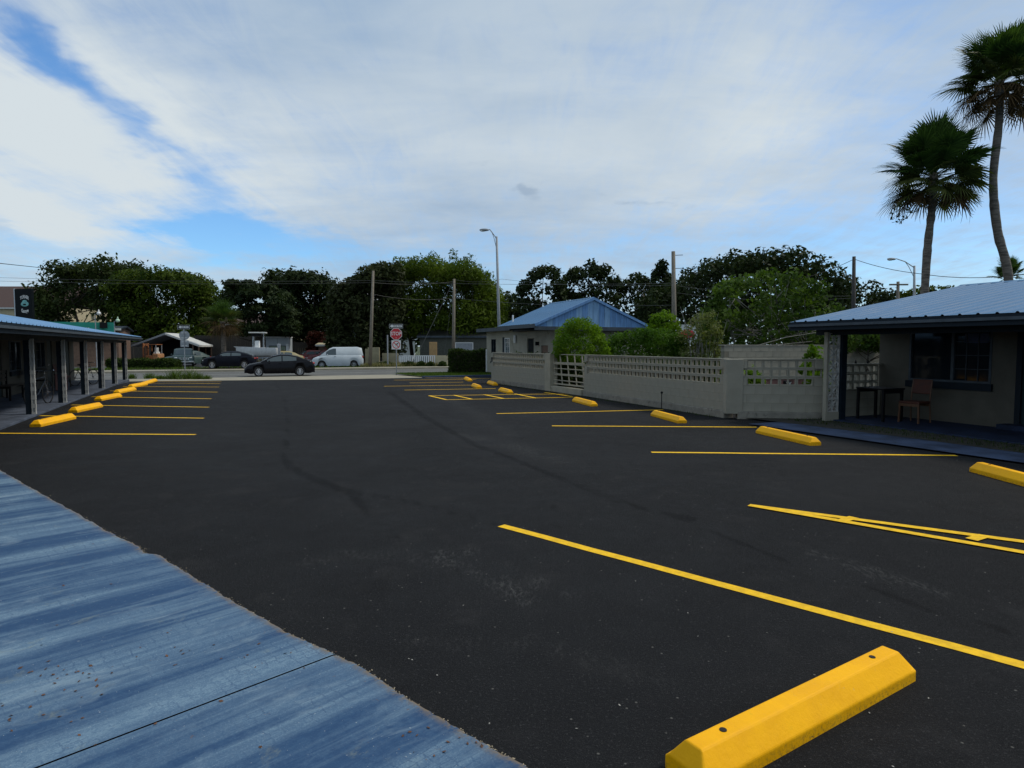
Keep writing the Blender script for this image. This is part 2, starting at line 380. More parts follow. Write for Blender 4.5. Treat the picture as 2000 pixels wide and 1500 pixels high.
def asphalt_mat():
    m = bpy.data.materials.new('fresh_asphalt'); m.use_nodes = True; t = NT(m.node_tree); b = t.n['Principled BSDF']
    oc = t.new('ShaderNodeTexCoord').outputs['Object']
    seam = t.new('ShaderNodeAttribute', attribute_name='seam').outputs['Fac']
    scuff = t.new('ShaderNodeAttribute', attribute_name='scuff').outputs['Fac']
    big = t.noise(oc, .28, 5, .6, .6); mid = t.noise(oc, 1.7, 6, .65, .3); fine = t.noise(oc, 130, 3, .8); grit = t.noise(oc, 60, 4, .75)
    st = t.noise(t.scale(oc, (3.2, .22, 1)), 1.6, 6, .65)
    c = t.mix(t.ramp(big, .3, .7), (.0092, .0095, .0106), (.0150, .0157, .0172))
    c = t.mix(t.ramp(mid, .5, .72, 0., .6), c, (.028, .028, .029))
    c = t.mix(t.ramp(t.noise(oc, .7, 8, .72, 1.2), .54, .70, 0., .55), c, (.008, .008, .0085))
    c = t.mix(t.ramp(st, .60, .80, 0., .4), c, (.025, .026, .027))
    c = t.mix(t.ramp(grit, .56, .68, 0., .65), c, (.068, .068, .068))
    c = t.mix(t.ramp(t.noise(oc, 210, 2, .8), .58, .70, 0., .6), c, (.11, .11, .105))
    c = t.mix(t.ramp(fine, .34, .46, .85, 0.), c, (.003, .003, .0035))
    sp = t.new('ShaderNodeTexVoronoi', feature='F1'); t.put(sp, 'Vector', oc); sp.inputs['Scale'].default_value = 9
    c = t.mix(t.ramp(sp.outputs['Distance'], .035, .075, .75, 0.), c, (.16, .155, .14))
    sc = t.math('MULTIPLY', scuff, t.math('MULTIPLY', t.ramp(t.noise(t.scale(oc, (1, .35, 1)), 34, 6, .8), .47, .60), t.ramp(mid, .36, .54)))
    c = t.mix(t.math('MULTIPLY', sc, .6), c, (.095, .095, .092))
    sm = t.ramp(t.math('ADD', seam, t.math('MULTIPLY', t.math('SUBTRACT', t.noise(oc, 5, 7, .75), .5), 1.1)), .38, .78)
    c = t.mix(t.math('MULTIPLY', sm, .5), c, (.0025, .0025, .003))
    t.l.new(c, b.inputs['Base Color']); t.l.new(t.ramp(mid, .3, .7, .78, .92), b.inputs['Roughness']); b.inputs['Specular IOR Level'].default_value = .10
    bn = t.new('ShaderNodeBump'); bn.inputs['Strength'].default_value = .9; bn.inputs['Distance'].default_value = .012
    t.l.new(t.math('ADD', grit, t.math('MULTIPLY', fine, .6)), bn.inputs['Height']); t.l.new(bn.outputs[0], b.inputs['Normal'])
    return m


def blue_mat():
    """sun-bleached blue floor paint, worn in tyre tracks that run at 45 degrees to the view"""
    m = bpy.data.materials.new('worn_blue_floor_paint'); m.use_nodes = True; t = NT(m.node_tree); b = t.n['Principled BSDF']
    oc = t.new('ShaderNodeTexCoord').outputs['Object']          # object x runs along the tracks
    a = t.noise(t.scale(oc, (.16, 2.4, 1)), 1.0, 7, .62, .25); a2 = t.noise(t.scale(oc, (.3, 8, 1)), 1.3, 6, .65, .1)
    n1 = t.noise(oc, 2.2, 7, .7, .4); n2 = t.noise(oc, 26, 6, .75); n3 = t.noise(oc, 95, 4, .75)
    f = t.math('ADD', t.math('MULTIPLY', a, .72), t.math('MULTIPLY', a2, .28))
    f = t.math('ADD', f, t.math('MULTIPLY', t.math('SUBTRACT', n1, .5), .16))
    f = t.math('ADD', f, t.math('ADD', t.math('MULTIPLY', t.math('SUBTRACT', n2, .5), .16), t.math('MULTIPLY', t.math('SUBTRACT', t.noise(t.scale(oc, (.5, 1, 1)), .9, 3, .5), .5), .14)))
    wear = t.ramp(f, .42, .62)
    c = t.mix(wear, (.028, .068, .145), (.135, .215, .295))
    c = t.mix(t.ramp(a2, .52, .70, 0., .3), c, (.20, .285, .34))
    # tread marks: rows of slanted blocks inside the worn bands
    wv = t.new('ShaderNodeTexVoronoi', feature='DISTANCE_TO_EDGE'); t.put(wv, 'Vector', t.scale(oc, (15, 24, 1))); wv.inputs['Scale'].default_value = 1; wv.inputs['Randomness'].default_value = .35
    tr = t.math('MULTIPLY', t.ramp(wv.outputs['Distance'], .03, .10, 1., 0.), t.math('MULTIPLY', t.ramp(f, .475, .54), t.ramp(n1, .45, .6)))
    c = t.mix(t.math('MULTIPLY', tr, .5), c, (.025, .06, .135))
    c = t.mix(t.math('MULTIPLY', t.ramp(n2, .44, .56), .4), c, (.035, .085, .17), 'MIX')
    c = t.mix(t.math('MULTIPLY', t.ramp(n3, .5, .6), t.math('MULTIPLY', wear, .45)), c, (.20, .29, .37))
    c = t.mix(t.ramp(n1, .60, .78, 0., .35), c, (.15, .18, .17))
    c = t.mix(t.math('MULTIPLY', t.ramp(n2, .63, .70), t.ramp(n1, .52, .62)), c, (.14, .08, .045))
    c = t.mix(t.ramp(n3, .66, .72, 0., .8), c, (.02, .03, .05))
    pm = t.noise(t.scale(oc, (.7, 1.6, 1)), 1.9, 6, .68, .8)
    c = t.mix(t.math('MULTIPLY', t.ramp(pm, .52, .72), .5), c, (.26, .345, .40))
    c = t.mix(t.math('MULTIPLY', t.ramp(t.noise(t.vmath('ADD', oc, (4.1, 2.7, 0)), 3.1, 7, .72, .5), .60, .72), .5), c, (.20, .23, .20))
    c = t.mix(t.math('MULTIPLY', t.ramp(t.noise(t.vmath('ADD', oc, (9.1, 5.2, 0)), 14, 6, .75, .3), .66, .71), t.ramp(pm, .42, .52)), c, (.15, .085, .05))
    c = t.mix(t.ramp(t.noise(oc, 70, 2, .6), .72, .76, 0., .8), c, (.36, .40, .42))
    ed = t.new('ShaderNodeAttribute', attribute_name='edge').outputs['Fac']
    c = t.mix(t.math('MULTIPLY', ed, t.ramp(n2, .38, .55)), c, (.17, .13, .085))
    t.l.new(c, b.inputs['Base Color']); t.l.new(t.ramp(f, .4, .6, .7, .9), b.inputs['Roughness']); b.inputs['Specular IOR Level'].default_value = .12
    bn = t.new('ShaderNodeBump'); bn.inputs['Strength'].default_value = .3; bn.inputs['Distance'].default_value = .01
    t.l.new(t.math('ADD', n2, t.math('MULTIPLY', n3, .5)), bn.inputs['Height']); t.l.new(bn.outputs[0], b.inputs['Normal'])
    return m


M['stop_yellow'] = yellow_stop_mat(); M['asphalt'] = asphalt_mat(); M['blue'] = blue_mat()
M['ground'] = mat('rough_grass_ground', (.05, .07, .02), .95, .3, 1.5, .4, 12, dirt=((.09, .08, .05), .55, .8))

# ------------------------------------------------------------------ the setting
def strip(name, us, v0, v1, dz, mt, kind='structure', zf=zt):
    b = MB()
    vs = []; fs = []
    for u in us:
        vs += [L(v0, u, zf(u) + dz), L(v1, u, zf(u) + dz)]
    for i in range(len(us) - 1): fs.append((2 * i, 2 * i + 1, 2 * i + 3, 2 * i + 2))
    b.add(vs, fs); return b.build(name, mt, kind=kind)

strip('ground', [-900, -20, 33, 36, 39, 42, 45, 60, 1400], -900, 900, -.03, M['ground'])

# parking lot: a fine sheet whose wear (seams, scuffs) is stored as attributes
EDGE_U = [(-30, 39.5), (-5.7, 38.2), (3.8, 34.6), (9.6, 34.3), (14, 34.4), (40, 34.4)]
def far_edge(v): return float(np.interp(v, [e[0] for e in EDGE_U], [e[1] for e in EDGE_U]))
def lot_sheet():
    vs_ = np.unique(np.concatenate([np.linspace(-30, -8, 12), np.arange(-8, 12.2, .12), np.linspace(12.2, 40, 12)]))
    us_ = np.unique(np.concatenate([np.linspace(-14, -1, 8), np.arange(-1, 22, .14), np.arange(22, 30, .3)]))
    fr = np.linspace(0, 1, 14)[1:]
    verts = []; uv = []
    for v in vs_:
        col = list(us_) + [us_[-1] + (far_edge(v) - us_[-1]) * k for k in fr]
        for u in col:
            uv.append((v, u)); verts.append(L(v, u, zt(u)))
    nu = len(us_) + len(fr); nv = len(vs_)
    fs = [(i * nu + j, (i + 1) * nu + j, (i + 1) * nu + j + 1, i * nu + j + 1) for i in range(nv - 1) for j in range(nu - 1)]
    me = bpy.data.meshes.new('parking_lot'); me.from_pydata([tuple(p) for p in verts], [], fs); me.materials.append(M['asphalt'])
    P = np.array(uv)
    def dist(line, w):
        pts = np.array([gl(*p) for p in line]); out = np.zeros(len(P))
        for a, b, wa, wb in zip(pts[:-1], pts[1:], w[:-1], w[1:]):
            ab = b - a; tt = np.clip(((P - a) @ ab) / (ab @ ab), 0, 1); dd = np.hypot(*(P - a - tt[:, None] * ab).T); ww = wa + (wb - wa) * tt
            out = np.maximum(out, np.exp(-(dd / ww) ** 2))
        return out
    seam = np.maximum.reduce([
        dist([(540, 752), (556, 780), (563, 830), (557, 885), (565, 910), (600, 930), (690, 965), (760, 1040)], [.06, .05, .05, .06, .10, .12, .10, .05]),
        dist([(0, 905), (300, 905), (560, 898)], [.05, .06, .08]) * .6,
        dist([(760, 765), (830, 815), (930, 870), (1100, 935), (1210, 980), (1340, 1015)], [.16, .13, .09, .09, .08, .08]),
        dist([(1300, 1000), (1345, 1012), (1360, 1015)], [.05, .09, .04]),
        dist([(1340, 1015), (1480, 1075), (1640, 1130), (1850, 1200), (1990, 1240)], [.03, .03, .05, .06, .04]) * .9,
        dist([(700, 960), (820, 985), (950, 1020), (1050, 1045)], [.12, .10, .08, .05]) * .75,
        dist([(760, 1040), (850, 1090), (930, 1140)], [.10, .06, .03]) * .6,
        dist([(1090, 1066), (1150, 1076)], [.03, .04]), dist([(1060, 988), (1105, 990)], [.04, .04])])
    scuff = np.maximum.reduce([
        dist([(1590, 1080), (1700, 1115), (1850, 1165)], [.05, .10, .05]), dist([(860, 1080), (960, 1130), (1040, 1180)], [.08, .10, .06]),
        dist([(900, 1070), (1010, 1120), (1130, 1165)], [.03, .03, .03]), dist([(900, 850), (1000, 870), (1100, 900)], [.3, .35, .25]) * .8,
        dist([(800, 1250), (1050, 1260), (1300, 1330)], [.04, .05, .05]) * .4,
        dist([(700, 1090), (780, 1080), (900, 1110)], [.08, .12, .08]) * .5, dist([(820, 750), (900, 790), (1000, 850)], [.3, .3, .2]) * .5,
        dist([(560, 1110), (680, 1080), (760, 1075)], [.05, .08, .04]) * .5])
    for nm, arr in (('seam', seam), ('scuff', scuff)):
        at_ = me.attributes.new(nm, 'FLOAT', 'POINT'); at_.data.foreach_set('value', arr.astype(np.float32))
    o = link('parking_lot', me); tag(o, kind='structure'); return o
LOT = lot_sheet()

def paint_line(a, b, w=.10, dz=.004, name='stall_line', wob=.006):
    a, b = Vector((a[0], a[1])), Vector((b[0], b[1])); d = (b - a); n = max(2, int(d.length / .5)); s = Vector((-d.y, d.x)).normalized()
    vs = []
    for i in range(n + 1):
        p = a + d * i / n; k = random.uniform(-wob, wob)
        for q in (w / 2 + k, -w / 2 + k):
            e = p + s * q; vs.append(L(e.x, e.y, zt(e.y) + dz))
    return MB().add(vs, [(2 * i, 2 * i + 1, 2 * i + 3, 2 * i + 2)[::-1] for i in range(n)]).build(name, M['line'], LOT)

lines_px = [((-60, 846), (382, 849)), ((78, 812), (398, 817)), ((140, 791), (408, 795.5)), ((180, 775), (413, 779)), ((215, 763.5), (425, 766)),
            ((240, 755), (428, 756)), ((262, 749), (430, 749.5)), ((275, 745), (432, 745.5)),
            ((979, 1027), (2100, 1327)), ((1272, 883.5), (1868, 890)), ((1078, 832), (1478, 834.5)), ((970, 808), (1296, 800.5)),
            ((790, 762), (968, 759)), ((750, 754.5), (935, 752)), ((800, 748), (905, 746.5)), ((770, 742.5), (930, 741)), ((830, 738), (960, 740))]
for a, b in lines_px: paint_line(gl(*a), gl(*b))
# hatched strip in the middle and the tapering hatched strip at the right
hx = [((838, 773), (1045, 770)), ((1045, 770), (1110, 770)), ((872, 781), (1120, 776)), ((838, 773), (872, 781)), ((886, 772), (922, 780)), ((945, 771), (985, 779)), ((1005, 769.5), (1048, 778)),
      ((1064, 767), (1118, 775)), ((1463, 988), (2100, 1073)), ((1463, 988), (2100, 1098)), ((1645, 1019), (1668, 1012)), ((1897, 1056), (1924, 1048))]
for i, (a, b) in enumerate(hx): paint_line(gl(*a), gl(*b), dz=.0046 + .0007 * i, name='hatch_line', wob=.002)

# painted concrete apron in the near left corner: two slabs with a joint between them
edge_px = [(-60, 893), (0, 920), (60, 955), (150, 1005), (215, 1043), (270, 1070), (282, 1084), (305, 1086), (370, 1125), (425, 1160), (500, 1205), (560, 1240), (620, 1268), (656, 1285),
           (700, 1305), (760, 1345), (830, 1392), (900, 1432), (960, 1466), (1020, 1500), (1100, 1552), (1250, 1640)]
DIR = Vector((math.sin(R(44.8)), math.cos(R(44.8))))        # direction of the tyre tracks
NRM = Vector((-DIR.y, DIR.x))
joint_c = Vector(ground(656, 1285).xy).dot(NRM)
from mathutils import noise as mnoise
def jit(p): return .014 * mnoise.noise(Vector((p.x * 5, p.y * 5, 0))) + .008 * mnoise.noise(Vector((p.x * 17, p.y * 17, 3))) + .005 * mnoise.noise(Vector((p.x * 50, p.y * 50, 7)))
def apron_slab(lo, hi):
    """part of the apron whose offset across the tracks lies between lo and hi, with a ragged edge to the lot"""
    pts = [Vector(ground(*p).xy) for p in edge_px]; fine = []
    for a, b in zip(pts[:-1], pts[1:]):
        n = max(2, int((b - a).length / (.003 if min(abs(a.dot(NRM) - joint_c), abs(b.dot(NRM) - joint_c)) < .12 else .03)))
        for i in range(n):
            p = a + (b - a) * i / n; s = Vector((-(b - a).y, (b - a).x)).normalized()
            fine.append(p + s * (random.uniform(-.005, .005) * (1 if n < 60 else .3) + jit(p)))
    ins = [p for p in fine if lo <= p.dot(NRM) <= hi]
    vs = []; fs = []; ed = []
    steps = [0, .02, .05, .10, .2, .5, 1.2, 3, 7, 14]; z = .022
    for p in ins:
        for k, s in enumerate(steps):
            q = p - DIR * s; vs.append((q.x, q.y, z - (.006 if k == 0 else 0))); ed.append(max(0, 1 - s / .055))
        q = p + DIR * .004; vs.append((q.x, q.y, -.02)); ed.append(1)
    n = len(steps) + 1
    for i in range(len(ins) - 1):
        for k in range(len(steps) - 1): fs.append((i * n + k, (i + 1) * n + k, (i + 1) * n + k + 1, i * n + k + 1)[::-1])
        fs.append((i * n + len(steps), (i + 1) * n + len(steps), (i + 1) * n, i * n)[::-1])
    c, s = math.cos(-R(45.2)), math.sin(-R(45.2))                # object frame: x along the tracks
    vs2 = [(x * c - y * s, x * s + y * c, z_) for x, y, z_ in vs]
    me = bpy.data.meshes.new('concrete_slab'); me.from_pydata(vs2, [], fs); me.materials.append(M['blue'])
    a_ = me.attributes.new('edge', 'FLOAT', 'POINT'); a_.data.foreach_set('value', ed)
    return me
AP = empty('painted_concrete_apron', (0, 0, 0), kind='structure')
vals = sorted([joint_c])
for lo, hi in ((joint_c + .0032, 99), (-99, joint_c - .0032)):
    link('concrete_slab', apron_slab(lo, hi), AP, rot=(0, 0, R(45.2)))

# near sidewalk, street, far kerb and sidewalk
b = MB(); vs = []; vv = np.linspace(-60, 9.2, 40)
for v in vv:
    e = far_edge(v); vs += [L(v, e + .0, zt(e) + .012), L(v, (e + 43.4) / 2, zt((e + 43.4) / 2) + .014), L(v, 43.4, zt(43.4) + .012)]
b.add(vs, [(3 * i + k, 3 * i + 3 + k, 3 * i + 4 + k, 3 * i + 1 + k) for i in range(len(vv) - 1) for k in (0, 1)])
b.build('near_sidewalk', M['walk'], kind='structure')
strip('street', [43.4, 45, 50, 54.6], -200, 200, -.012, M['road'])
strip('centre_line', [48.9, 49.05], -200, 200, -.006, M['paint']); strip('street_edge_line', [54.0, 54.12], -200, 200, -.006, M['paint'])
k = MB(); P_ = [L(-200, 54.6), L(200, 54.6), L(200, 57.0), L(-200, 57.0)]
k.add([(p.x, p.y, -.30) for p in P_] + [(p.x, p.y, -.15) for p in P_], [(4, 5, 6, 7), (0, 1, 5, 4), (2, 3, 7, 6)]); k.build('far_sidewalk', M['walk'], kind='structure')
strip('far_verge', [57.0, 61.5], -200, 200, .12, M['dirtm'])
strip('far_lot', [61.5, 120], -60, 30, .02, mat('old_grey_asphalt', (.06, .062, .066), .85, .15, 1))
b = MB(); P_ = [L(9.2, 34.3), L(14.8, 34.4), L(14.8, 43.3), L(9.2, 43.3)]
b.add([(p.x, p.y, .02 if i < 2 else -.15) for i, p in enumerate(P_)], [(0, 1, 2, 3)]); b.build('grass_verge', M['ground'], kind='structure')
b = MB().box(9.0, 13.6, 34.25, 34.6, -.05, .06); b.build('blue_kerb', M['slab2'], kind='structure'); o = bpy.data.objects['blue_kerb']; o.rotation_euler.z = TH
# right: faded blue walk, soil strip
def quad_strip(name, pts, z, mt, kind='structure'):
    return MB().add([(*L(v, u).xy, z) for v, u in pts], [tuple(range(len(pts)))]).build(name, mt, kind=kind)
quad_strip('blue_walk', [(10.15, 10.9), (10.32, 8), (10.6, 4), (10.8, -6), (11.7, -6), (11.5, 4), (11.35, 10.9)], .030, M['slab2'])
quad_strip('soil_strip', [(10.9, 11.9), (11.33, 8), (11.48, 4), (11.68, -6), (12.4, -6), (12.4, 11.0), (12.2, 11.4)], .034, M['dirtm'])


# ------------------------------------------------------------------ leaves
def leaf_mesh(name, C, N, size, aspect=.55, mt=None, tint=None, curl=0.):
    """many rhombic leaves: centres C, directions N (numpy n x 3)"""
    n = len(C); A = rng.normal(size=(n, 3)); T = np.cross(N, A); T /= np.linalg.norm(T, axis=1)[:, None] + 1e-9; B = np.cross(N, T)
    s = size * rng.uniform(.6, 1.3, (n, 1)); V = np.stack([C - T * s, C + B * s * aspect, C + T * s, C - B * s * aspect], 1).reshape(-1, 3)
    me = bpy.data.meshes.new(name); me.vertices.add(4 * n); me.vertices.foreach_set('co', V.ravel())
    me.loops.add(4 * n); me.loops.foreach_set('vertex_index', np.arange(4 * n)); me.polygons.add(n)
    me.polygons.foreach_set('loop_start', np.arange(0, 4 * n, 4)); me.update(calc_edges=True)
    tv = tint if tint is not None else rng.uniform(0, 1, n)
    a = me.attributes.new('tint', 'FLOAT', 'POINT'); a.data.foreach_set('value', np.repeat(tv, 4).astype(np.float32))
    me.materials.append(mt); return me


def tree(name, Y, env, bottom, mt, n=5000, size=.2, blob=(16, 30), depth=.35, trunks=1, label='', cat='tree', group=None, aspect=.55, base_z=-.28, trunk_mat=None,
         fill=1.0, flat=1.0, branches=7, stuff=None, tr=.2, extra=None, nblobs=None, jag=.0):
    """a tree or bush whose crown fills the silhouette env = [(px, top)...] down to bottom, standing Y metres ahead"""
    px = [e[0] for e in env]; top = [e[1] for e in env]; cx = (px[0] + px[-1]) / 2
    base = at(cx, 675, Y); base.z = base_z
    s = Y / F; wid = (px[-1] - px[0]) * s; B = []
    nb = nblobs or int(max(8, (px[-1] - px[0]) * (bottom - min(top)) / ((blob[0] + blob[1]) / 2) ** 2 * 1.6 * fill))
    for i in range(nb * 3):
        if len(B) >= nb: break
        x_ = rng.uniform(px[0], px[-1]); tp = np.interp(x_, px, top); r = rng.uniform(*blob)
        edge = i % 3 == 0
        y_ = tp + r * rng.uniform(.55, 1.1) if edge else tp + r + max(0, bottom - tp - 1.6 * r) * rng.uniform(0, 1) ** .9
        dx = min(x_ - px[0], px[-1] - x_); x_ += 0 if dx > r * .6 else (r * .5 if x_ < cx else -r * .5)
        if y_ > bottom: continue
        d_ = rng.uniform(-1, 1) * wid * depth * math.sqrt(max(.05, 1 - ((x_ - cx) / ((px[-1] - px[0]) / 2 + 1)) ** 2))
        p = at(x_, y_, Y); B.append((p.x, p.y + d_, p.z, r * s))
    if extra:
        for (x_, y_, r) in extra: p = at(x_, y_, Y); B.append((p.x, p.y, p.z, r * s))
    B = np.array(B); w = B[:, 3] ** 2; idx = rng.choice(len(B), n, p=w / w.sum())
    D = rng.normal(size=(n, 3)); D /= np.linalg.norm(D, axis=1)[:, None]; rad = rng.uniform(.25, 1.0, n) ** .45
    rad = rad * (1 + jag * rng.normal(size=n) * .3)
    C = B[idx, :3] + D * (rad * B[idx, 3])[:, None] * np.array([1, 1, .8 * flat]); N = D + rng.normal(size=(n, 3)) * .8 + np.array([0, 0, .5]); N /= np.linalg.norm(N, axis=1)[:, None]
    tint = np.clip(rng.uniform(0, 1, len(B))[idx] * .6 + rng.uniform(0, .4, n), 0, 1)
    root = empty(name, base, 0, label=label, cat=cat, group=group)
    cr = link('crown', leaf_mesh('crown', C - np.array(base), N, size, aspect, mt, tint), root); 
    if trunks:
        ho = B[:, 2].max() - base_z
        tb = MB()
        for k in range(trunks):
            ox = (k - (trunks - 1) / 2) * wid * .22
            pts = [(ox, 0, 0), (ox * 1.1 + rng.uniform(-.1, .1) * tr * 5, 0, ho * .2), (ox * 1.3 + rng.uniform(-.2, .2), rng.uniform(-.2, .2), ho * .42), (ox * 1.4 + rng.uniform(-.3, .3), 0, ho * .66)]
            tb.tube(pts, [tr * 1.25, tr, tr * .75, tr * .4], 8)
            for j in range(branches):
                q = B[rng.integers(len(B))]; a = Vector(pts[1]).lerp(Vector(pts[3]), rng.uniform(0, 1)); e = Vector((q[0], q[1], q[2])) - base
                mdl = a.lerp(e, .5) + Vector((0, 0, -.06 * (e - a).length)); tb.tube([a, mdl, e], [tr * .42, tr * .28, tr * .1], 5)
        tb.build('trunk', trunk_mat or M['bark'], root, smooth=True)
    return root


# ------------------------------------------------------------------ wheel stops
def wheel_stop_mesh(L_=1.74, w=.222, h=.140, tw=.082):
    b = MB(); hl = L_ / 2
    e = .05      # ends slope in
    rows = []
    for x in (-hl, -hl + e, hl - e, hl):
        k = 0. if abs(x) < hl - .001 else 1.
        rows.append([(x, -w / 2, 0), (x, -w / 2, .055), (x + (0 if not k else 0), -tw / 2 - (.0 if not k else .045), h - (.0 if not k else .075)),
                     (x, tw / 2 + (.0 if not k else .045), h - (.0 if not k else .075)), (x, w / 2, .055), (x, w / 2, 0)])
    vs = [p for r in rows for p in r]; n = 6
    fs = [(i * n + k, (i + 1) * n + k, (i + 1) * n + k + 1, i * n + k + 1)[::-1] for i in range(3) for k in range(n - 1)]
    fs += [tuple(range(n))[::-1], tuple(3 * n + k for k in range(n))]; fs = [f[::-1] for f in fs]
    b.add(vs, fs); return b
ws_me = wheel_stop_mesh().mesh('body', M['stop_yellow'])
hole_me = MB().tube([(0, 0, -.002), (0, 0, .0025)], .0155, 14).mesh('bolt_hole', M['hole'])
def wheel_stop(a, b, label, group, L_=None):
    """a, b: ground points (world) of the axis ends"""
    a, b = Vector(a), Vector(b); c = (a + b) / 2; ang = math.atan2(b.y - a.y, b.x - a.x); ln = (b - a).length
    o = empty('wheel_stop', (c.x, c.y, zt(lot(c.x, c.y)[1]) + .001), ang, label=label, cat='wheel stop', group=group)
    k = link('body', ws_me, o); k.scale = (ln / 1.74, 1, 1)
    bv = k.modifiers.new('bevel', 'BEVEL'); bv.width = .007; bv.segments = 2; bv.limit_method = 'ANGLE'; bv.angle_limit = R(20)
    for s in (-1, 1): link('bolt_hole', hole_me, o, (s * ln * .36, 0, .1405))
    return o
near = [((1318, 1530), (1768, 1312))]
a, b = ground(1338, 1528), ground(1746, 1312)
wheel_stop(a, b, 'large bright yellow wheel stop nearest the camera beside the long stall line', 'wheel stops on the right side')
def stop_px(x0, y0, x1, y1, label, group):
    """ends of the foot line nearest the camera, moved back half the width of the stop"""
    a, b = ground(x0, y0), ground(x1, y1); d = (b - a); n = Vector((-d.y, d.x, 0)).normalized() * .13
    if n.dot(a + b) < 0: n = -n
    wheel_stop(a + n, b + n, label, group)
LG = 'wheel stops before the left porch'; RG = 'wheel stops on the right side'
for (x0, y0, x1, y1), lb in zip([(82, 834, 151, 818), (153, 806, 203, 795), (200, 783, 240, 775), (235, 769, 268, 762), (261, 757.5, 290, 752), (285, 750.5, 309, 746)],
        ['yellow wheel stop beside the first porch post on the left, nearest in that row', 'yellow wheel stop second from the camera in the left row, beyond the first',
         'yellow wheel stop third from the camera in the left porch row', 'yellow wheel stop fourth from the camera in the left porch row',
         'yellow wheel stop fifth in the left porch row, next to last before the street', 'farthest yellow wheel stop of the left porch row, nearest the street']):
    stop_px(x0, y0, x1, y1, lb, LG)
for (x0, y0, x1, y1), lb in zip([(1890, 921, 2085, 975), (1474, 846, 1580, 871), (1269, 812, 1322, 827), (1116, 784, 1152, 794), (972, 764, 990, 769), (950, 749, 962, 753), (919, 755, 930, 759), (905, 741, 913, 745)],
        ['yellow wheel stop cut off by the right edge of the photo, before the blue walk', 'yellow wheel stop before the decorative block pillar of the right porch',
         'yellow wheel stop by the corner end of the long screen block wall', 'yellow wheel stop by the long block wall, just past the end of the hatched strip',
         'yellow wheel stop by the far part of the block wall, before the wooden gate', 'small far yellow wheel stop touching the far end of the block wall',
         'small far yellow wheel stop standing out in the bays left of the wall end', 'farthest yellow wheel stop on the right, before the clipped hedge']):
    stop_px(x0, y0, x1, y1, lb, RG)

# ------------------------------------------------------------------ block walls
def screen_block_mesh(l=.400, h=.196, t_=.065):
    """a hollow block laid on its side so that its two cores show"""
    b = MB(); x = l / 2; rim = .032; web = .034
    b.box(-x, x, -t_ / 2, t_ / 2, 0, rim); b.box(-x, x, -t_ / 2, t_ / 2, h - rim, h)
    for c in (-x + rim / 2, 0, x - rim / 2):
        w = rim if c else web; b.box(c - w / 2, c + w / 2, -t_ / 2 + .001, t_ / 2 - .001, rim, h - rim)
    return b.mesh('screen_block', M['wall'])
def solid_block_mesh(l=.400, h=.196, t_=.19):
    return MB().box(-l / 2, l / 2, -t_ / 2, t_ / 2, 0, h).mesh('block', M['wall'])
SCR, SOL = screen_block_mesh(), solid_block_mesh()
SOLH = MB().box(-.098, .098, -.095, .095, 0, .196).mesh('half_block', M['wall'])
def block_wall(a, b_, z0, courses, screens, label, name='screen_block_wall', foot=.25, root=None, cap=True, half=True):
    """a to b_: lot coordinates of the wall ends; the lowest courses solid, the top ones screen blocks"""
    A, B_ = L(*a), L(*b_); ln = (B_ - A).length; ang = math.atan2(B_.y - A.y, B_.x - A.x)
    o = root or empty(name, (A.x, A.y, 0), ang, label=label, cat='wall')
    n = max(1, round(ln / .4064)); st = ln / n; sx = st / .4064
    for c in range(courses + screens):
        sc = c >= courses; z = z0 + c * .2032; off = st / 2 if c % 2 else 0
        k = n if not off else n - 1
        for i in range(k):
            q = link('screen_block' if sc else 'block', SCR if sc else SOL, o, (off + st * (i + .5), random.uniform(-.0012, .0012), z), scale=(sx, 1, 1))
        if off:
            for xx in (st / 4, ln - st / 4): link('half_block', SOLH, o, (xx, 0, z), scale=(sx * 1.0, 1, 1))
    m = MB().box(.004, ln - .004, -.0925, .0925, z0 + .001, z0 + courses * .2032 - .004); m.build('mortar', M['joint'], o)
    zt_ = z0 + (courses + screens) * .2032
    for i in range(screens): MB().box(.004, ln - .004, -.03, .03, z0 + (courses + i) * .2032 - .0075, z0 + (courses + i) * .2032 + .0005).build('mortar', M['joint'], o)
    if cap: MB().box(-.0, ln, -.06, .06, zt_ - .004, zt_ + .024).build('cap', M['wall'], o, bevel=.006)
    if foot: MB().box(-.02, ln + .02, -.15, .13, -.1, z0 - .004 if z0 > 0 else foot).build('footing', M['foot'], o, bevel=.02)
    return o
ZW = .185
block_wall((10.72, 12.2), (10.95, 19.55), ZW, 3, 3, 'long beige screen block wall with three rows of square holes beside the parking bays')
block_wall((10.86, 22.45), (10.66, 27.9), ZW, 3, 3, 'far length of beige screen block wall between the gate and the office')
block_wall((10.85, 12.02), (12.44, 11.02), ZW, 3, 3, 'short beige screen block wall facing the camera, with plants seen through its holes', cap=True)
b = MB().box(-.24, .24, -.16, .16, -.05, 1.45); o = b.build('gate_pier', M['wallb'], bevel=.012, label='worn buff block pier at the far side of the gate', cat='pier'); o.location = L(10.87, 22.2); o.rotation_euler.z = TH + R(90)
b = MB().box(-.2, .2, -.13, .13, .12, 1.42); o = b.build('wall_pilaster', M['wall'], bevel=.01, label='flat beige pilaster at the corner of the two near block walls', cat='pilaster'); o.location = L(10.74, 12.06); o.rotation_euler.z = R(-2)
MB().box(10.76, 10.98, 19.6, 22.0, -.05, .21).build('gate_sill', M['wallb'], bevel=.01, label='pale concrete sill under the wooden gate', cat='sill').rotation_euler.z = TH
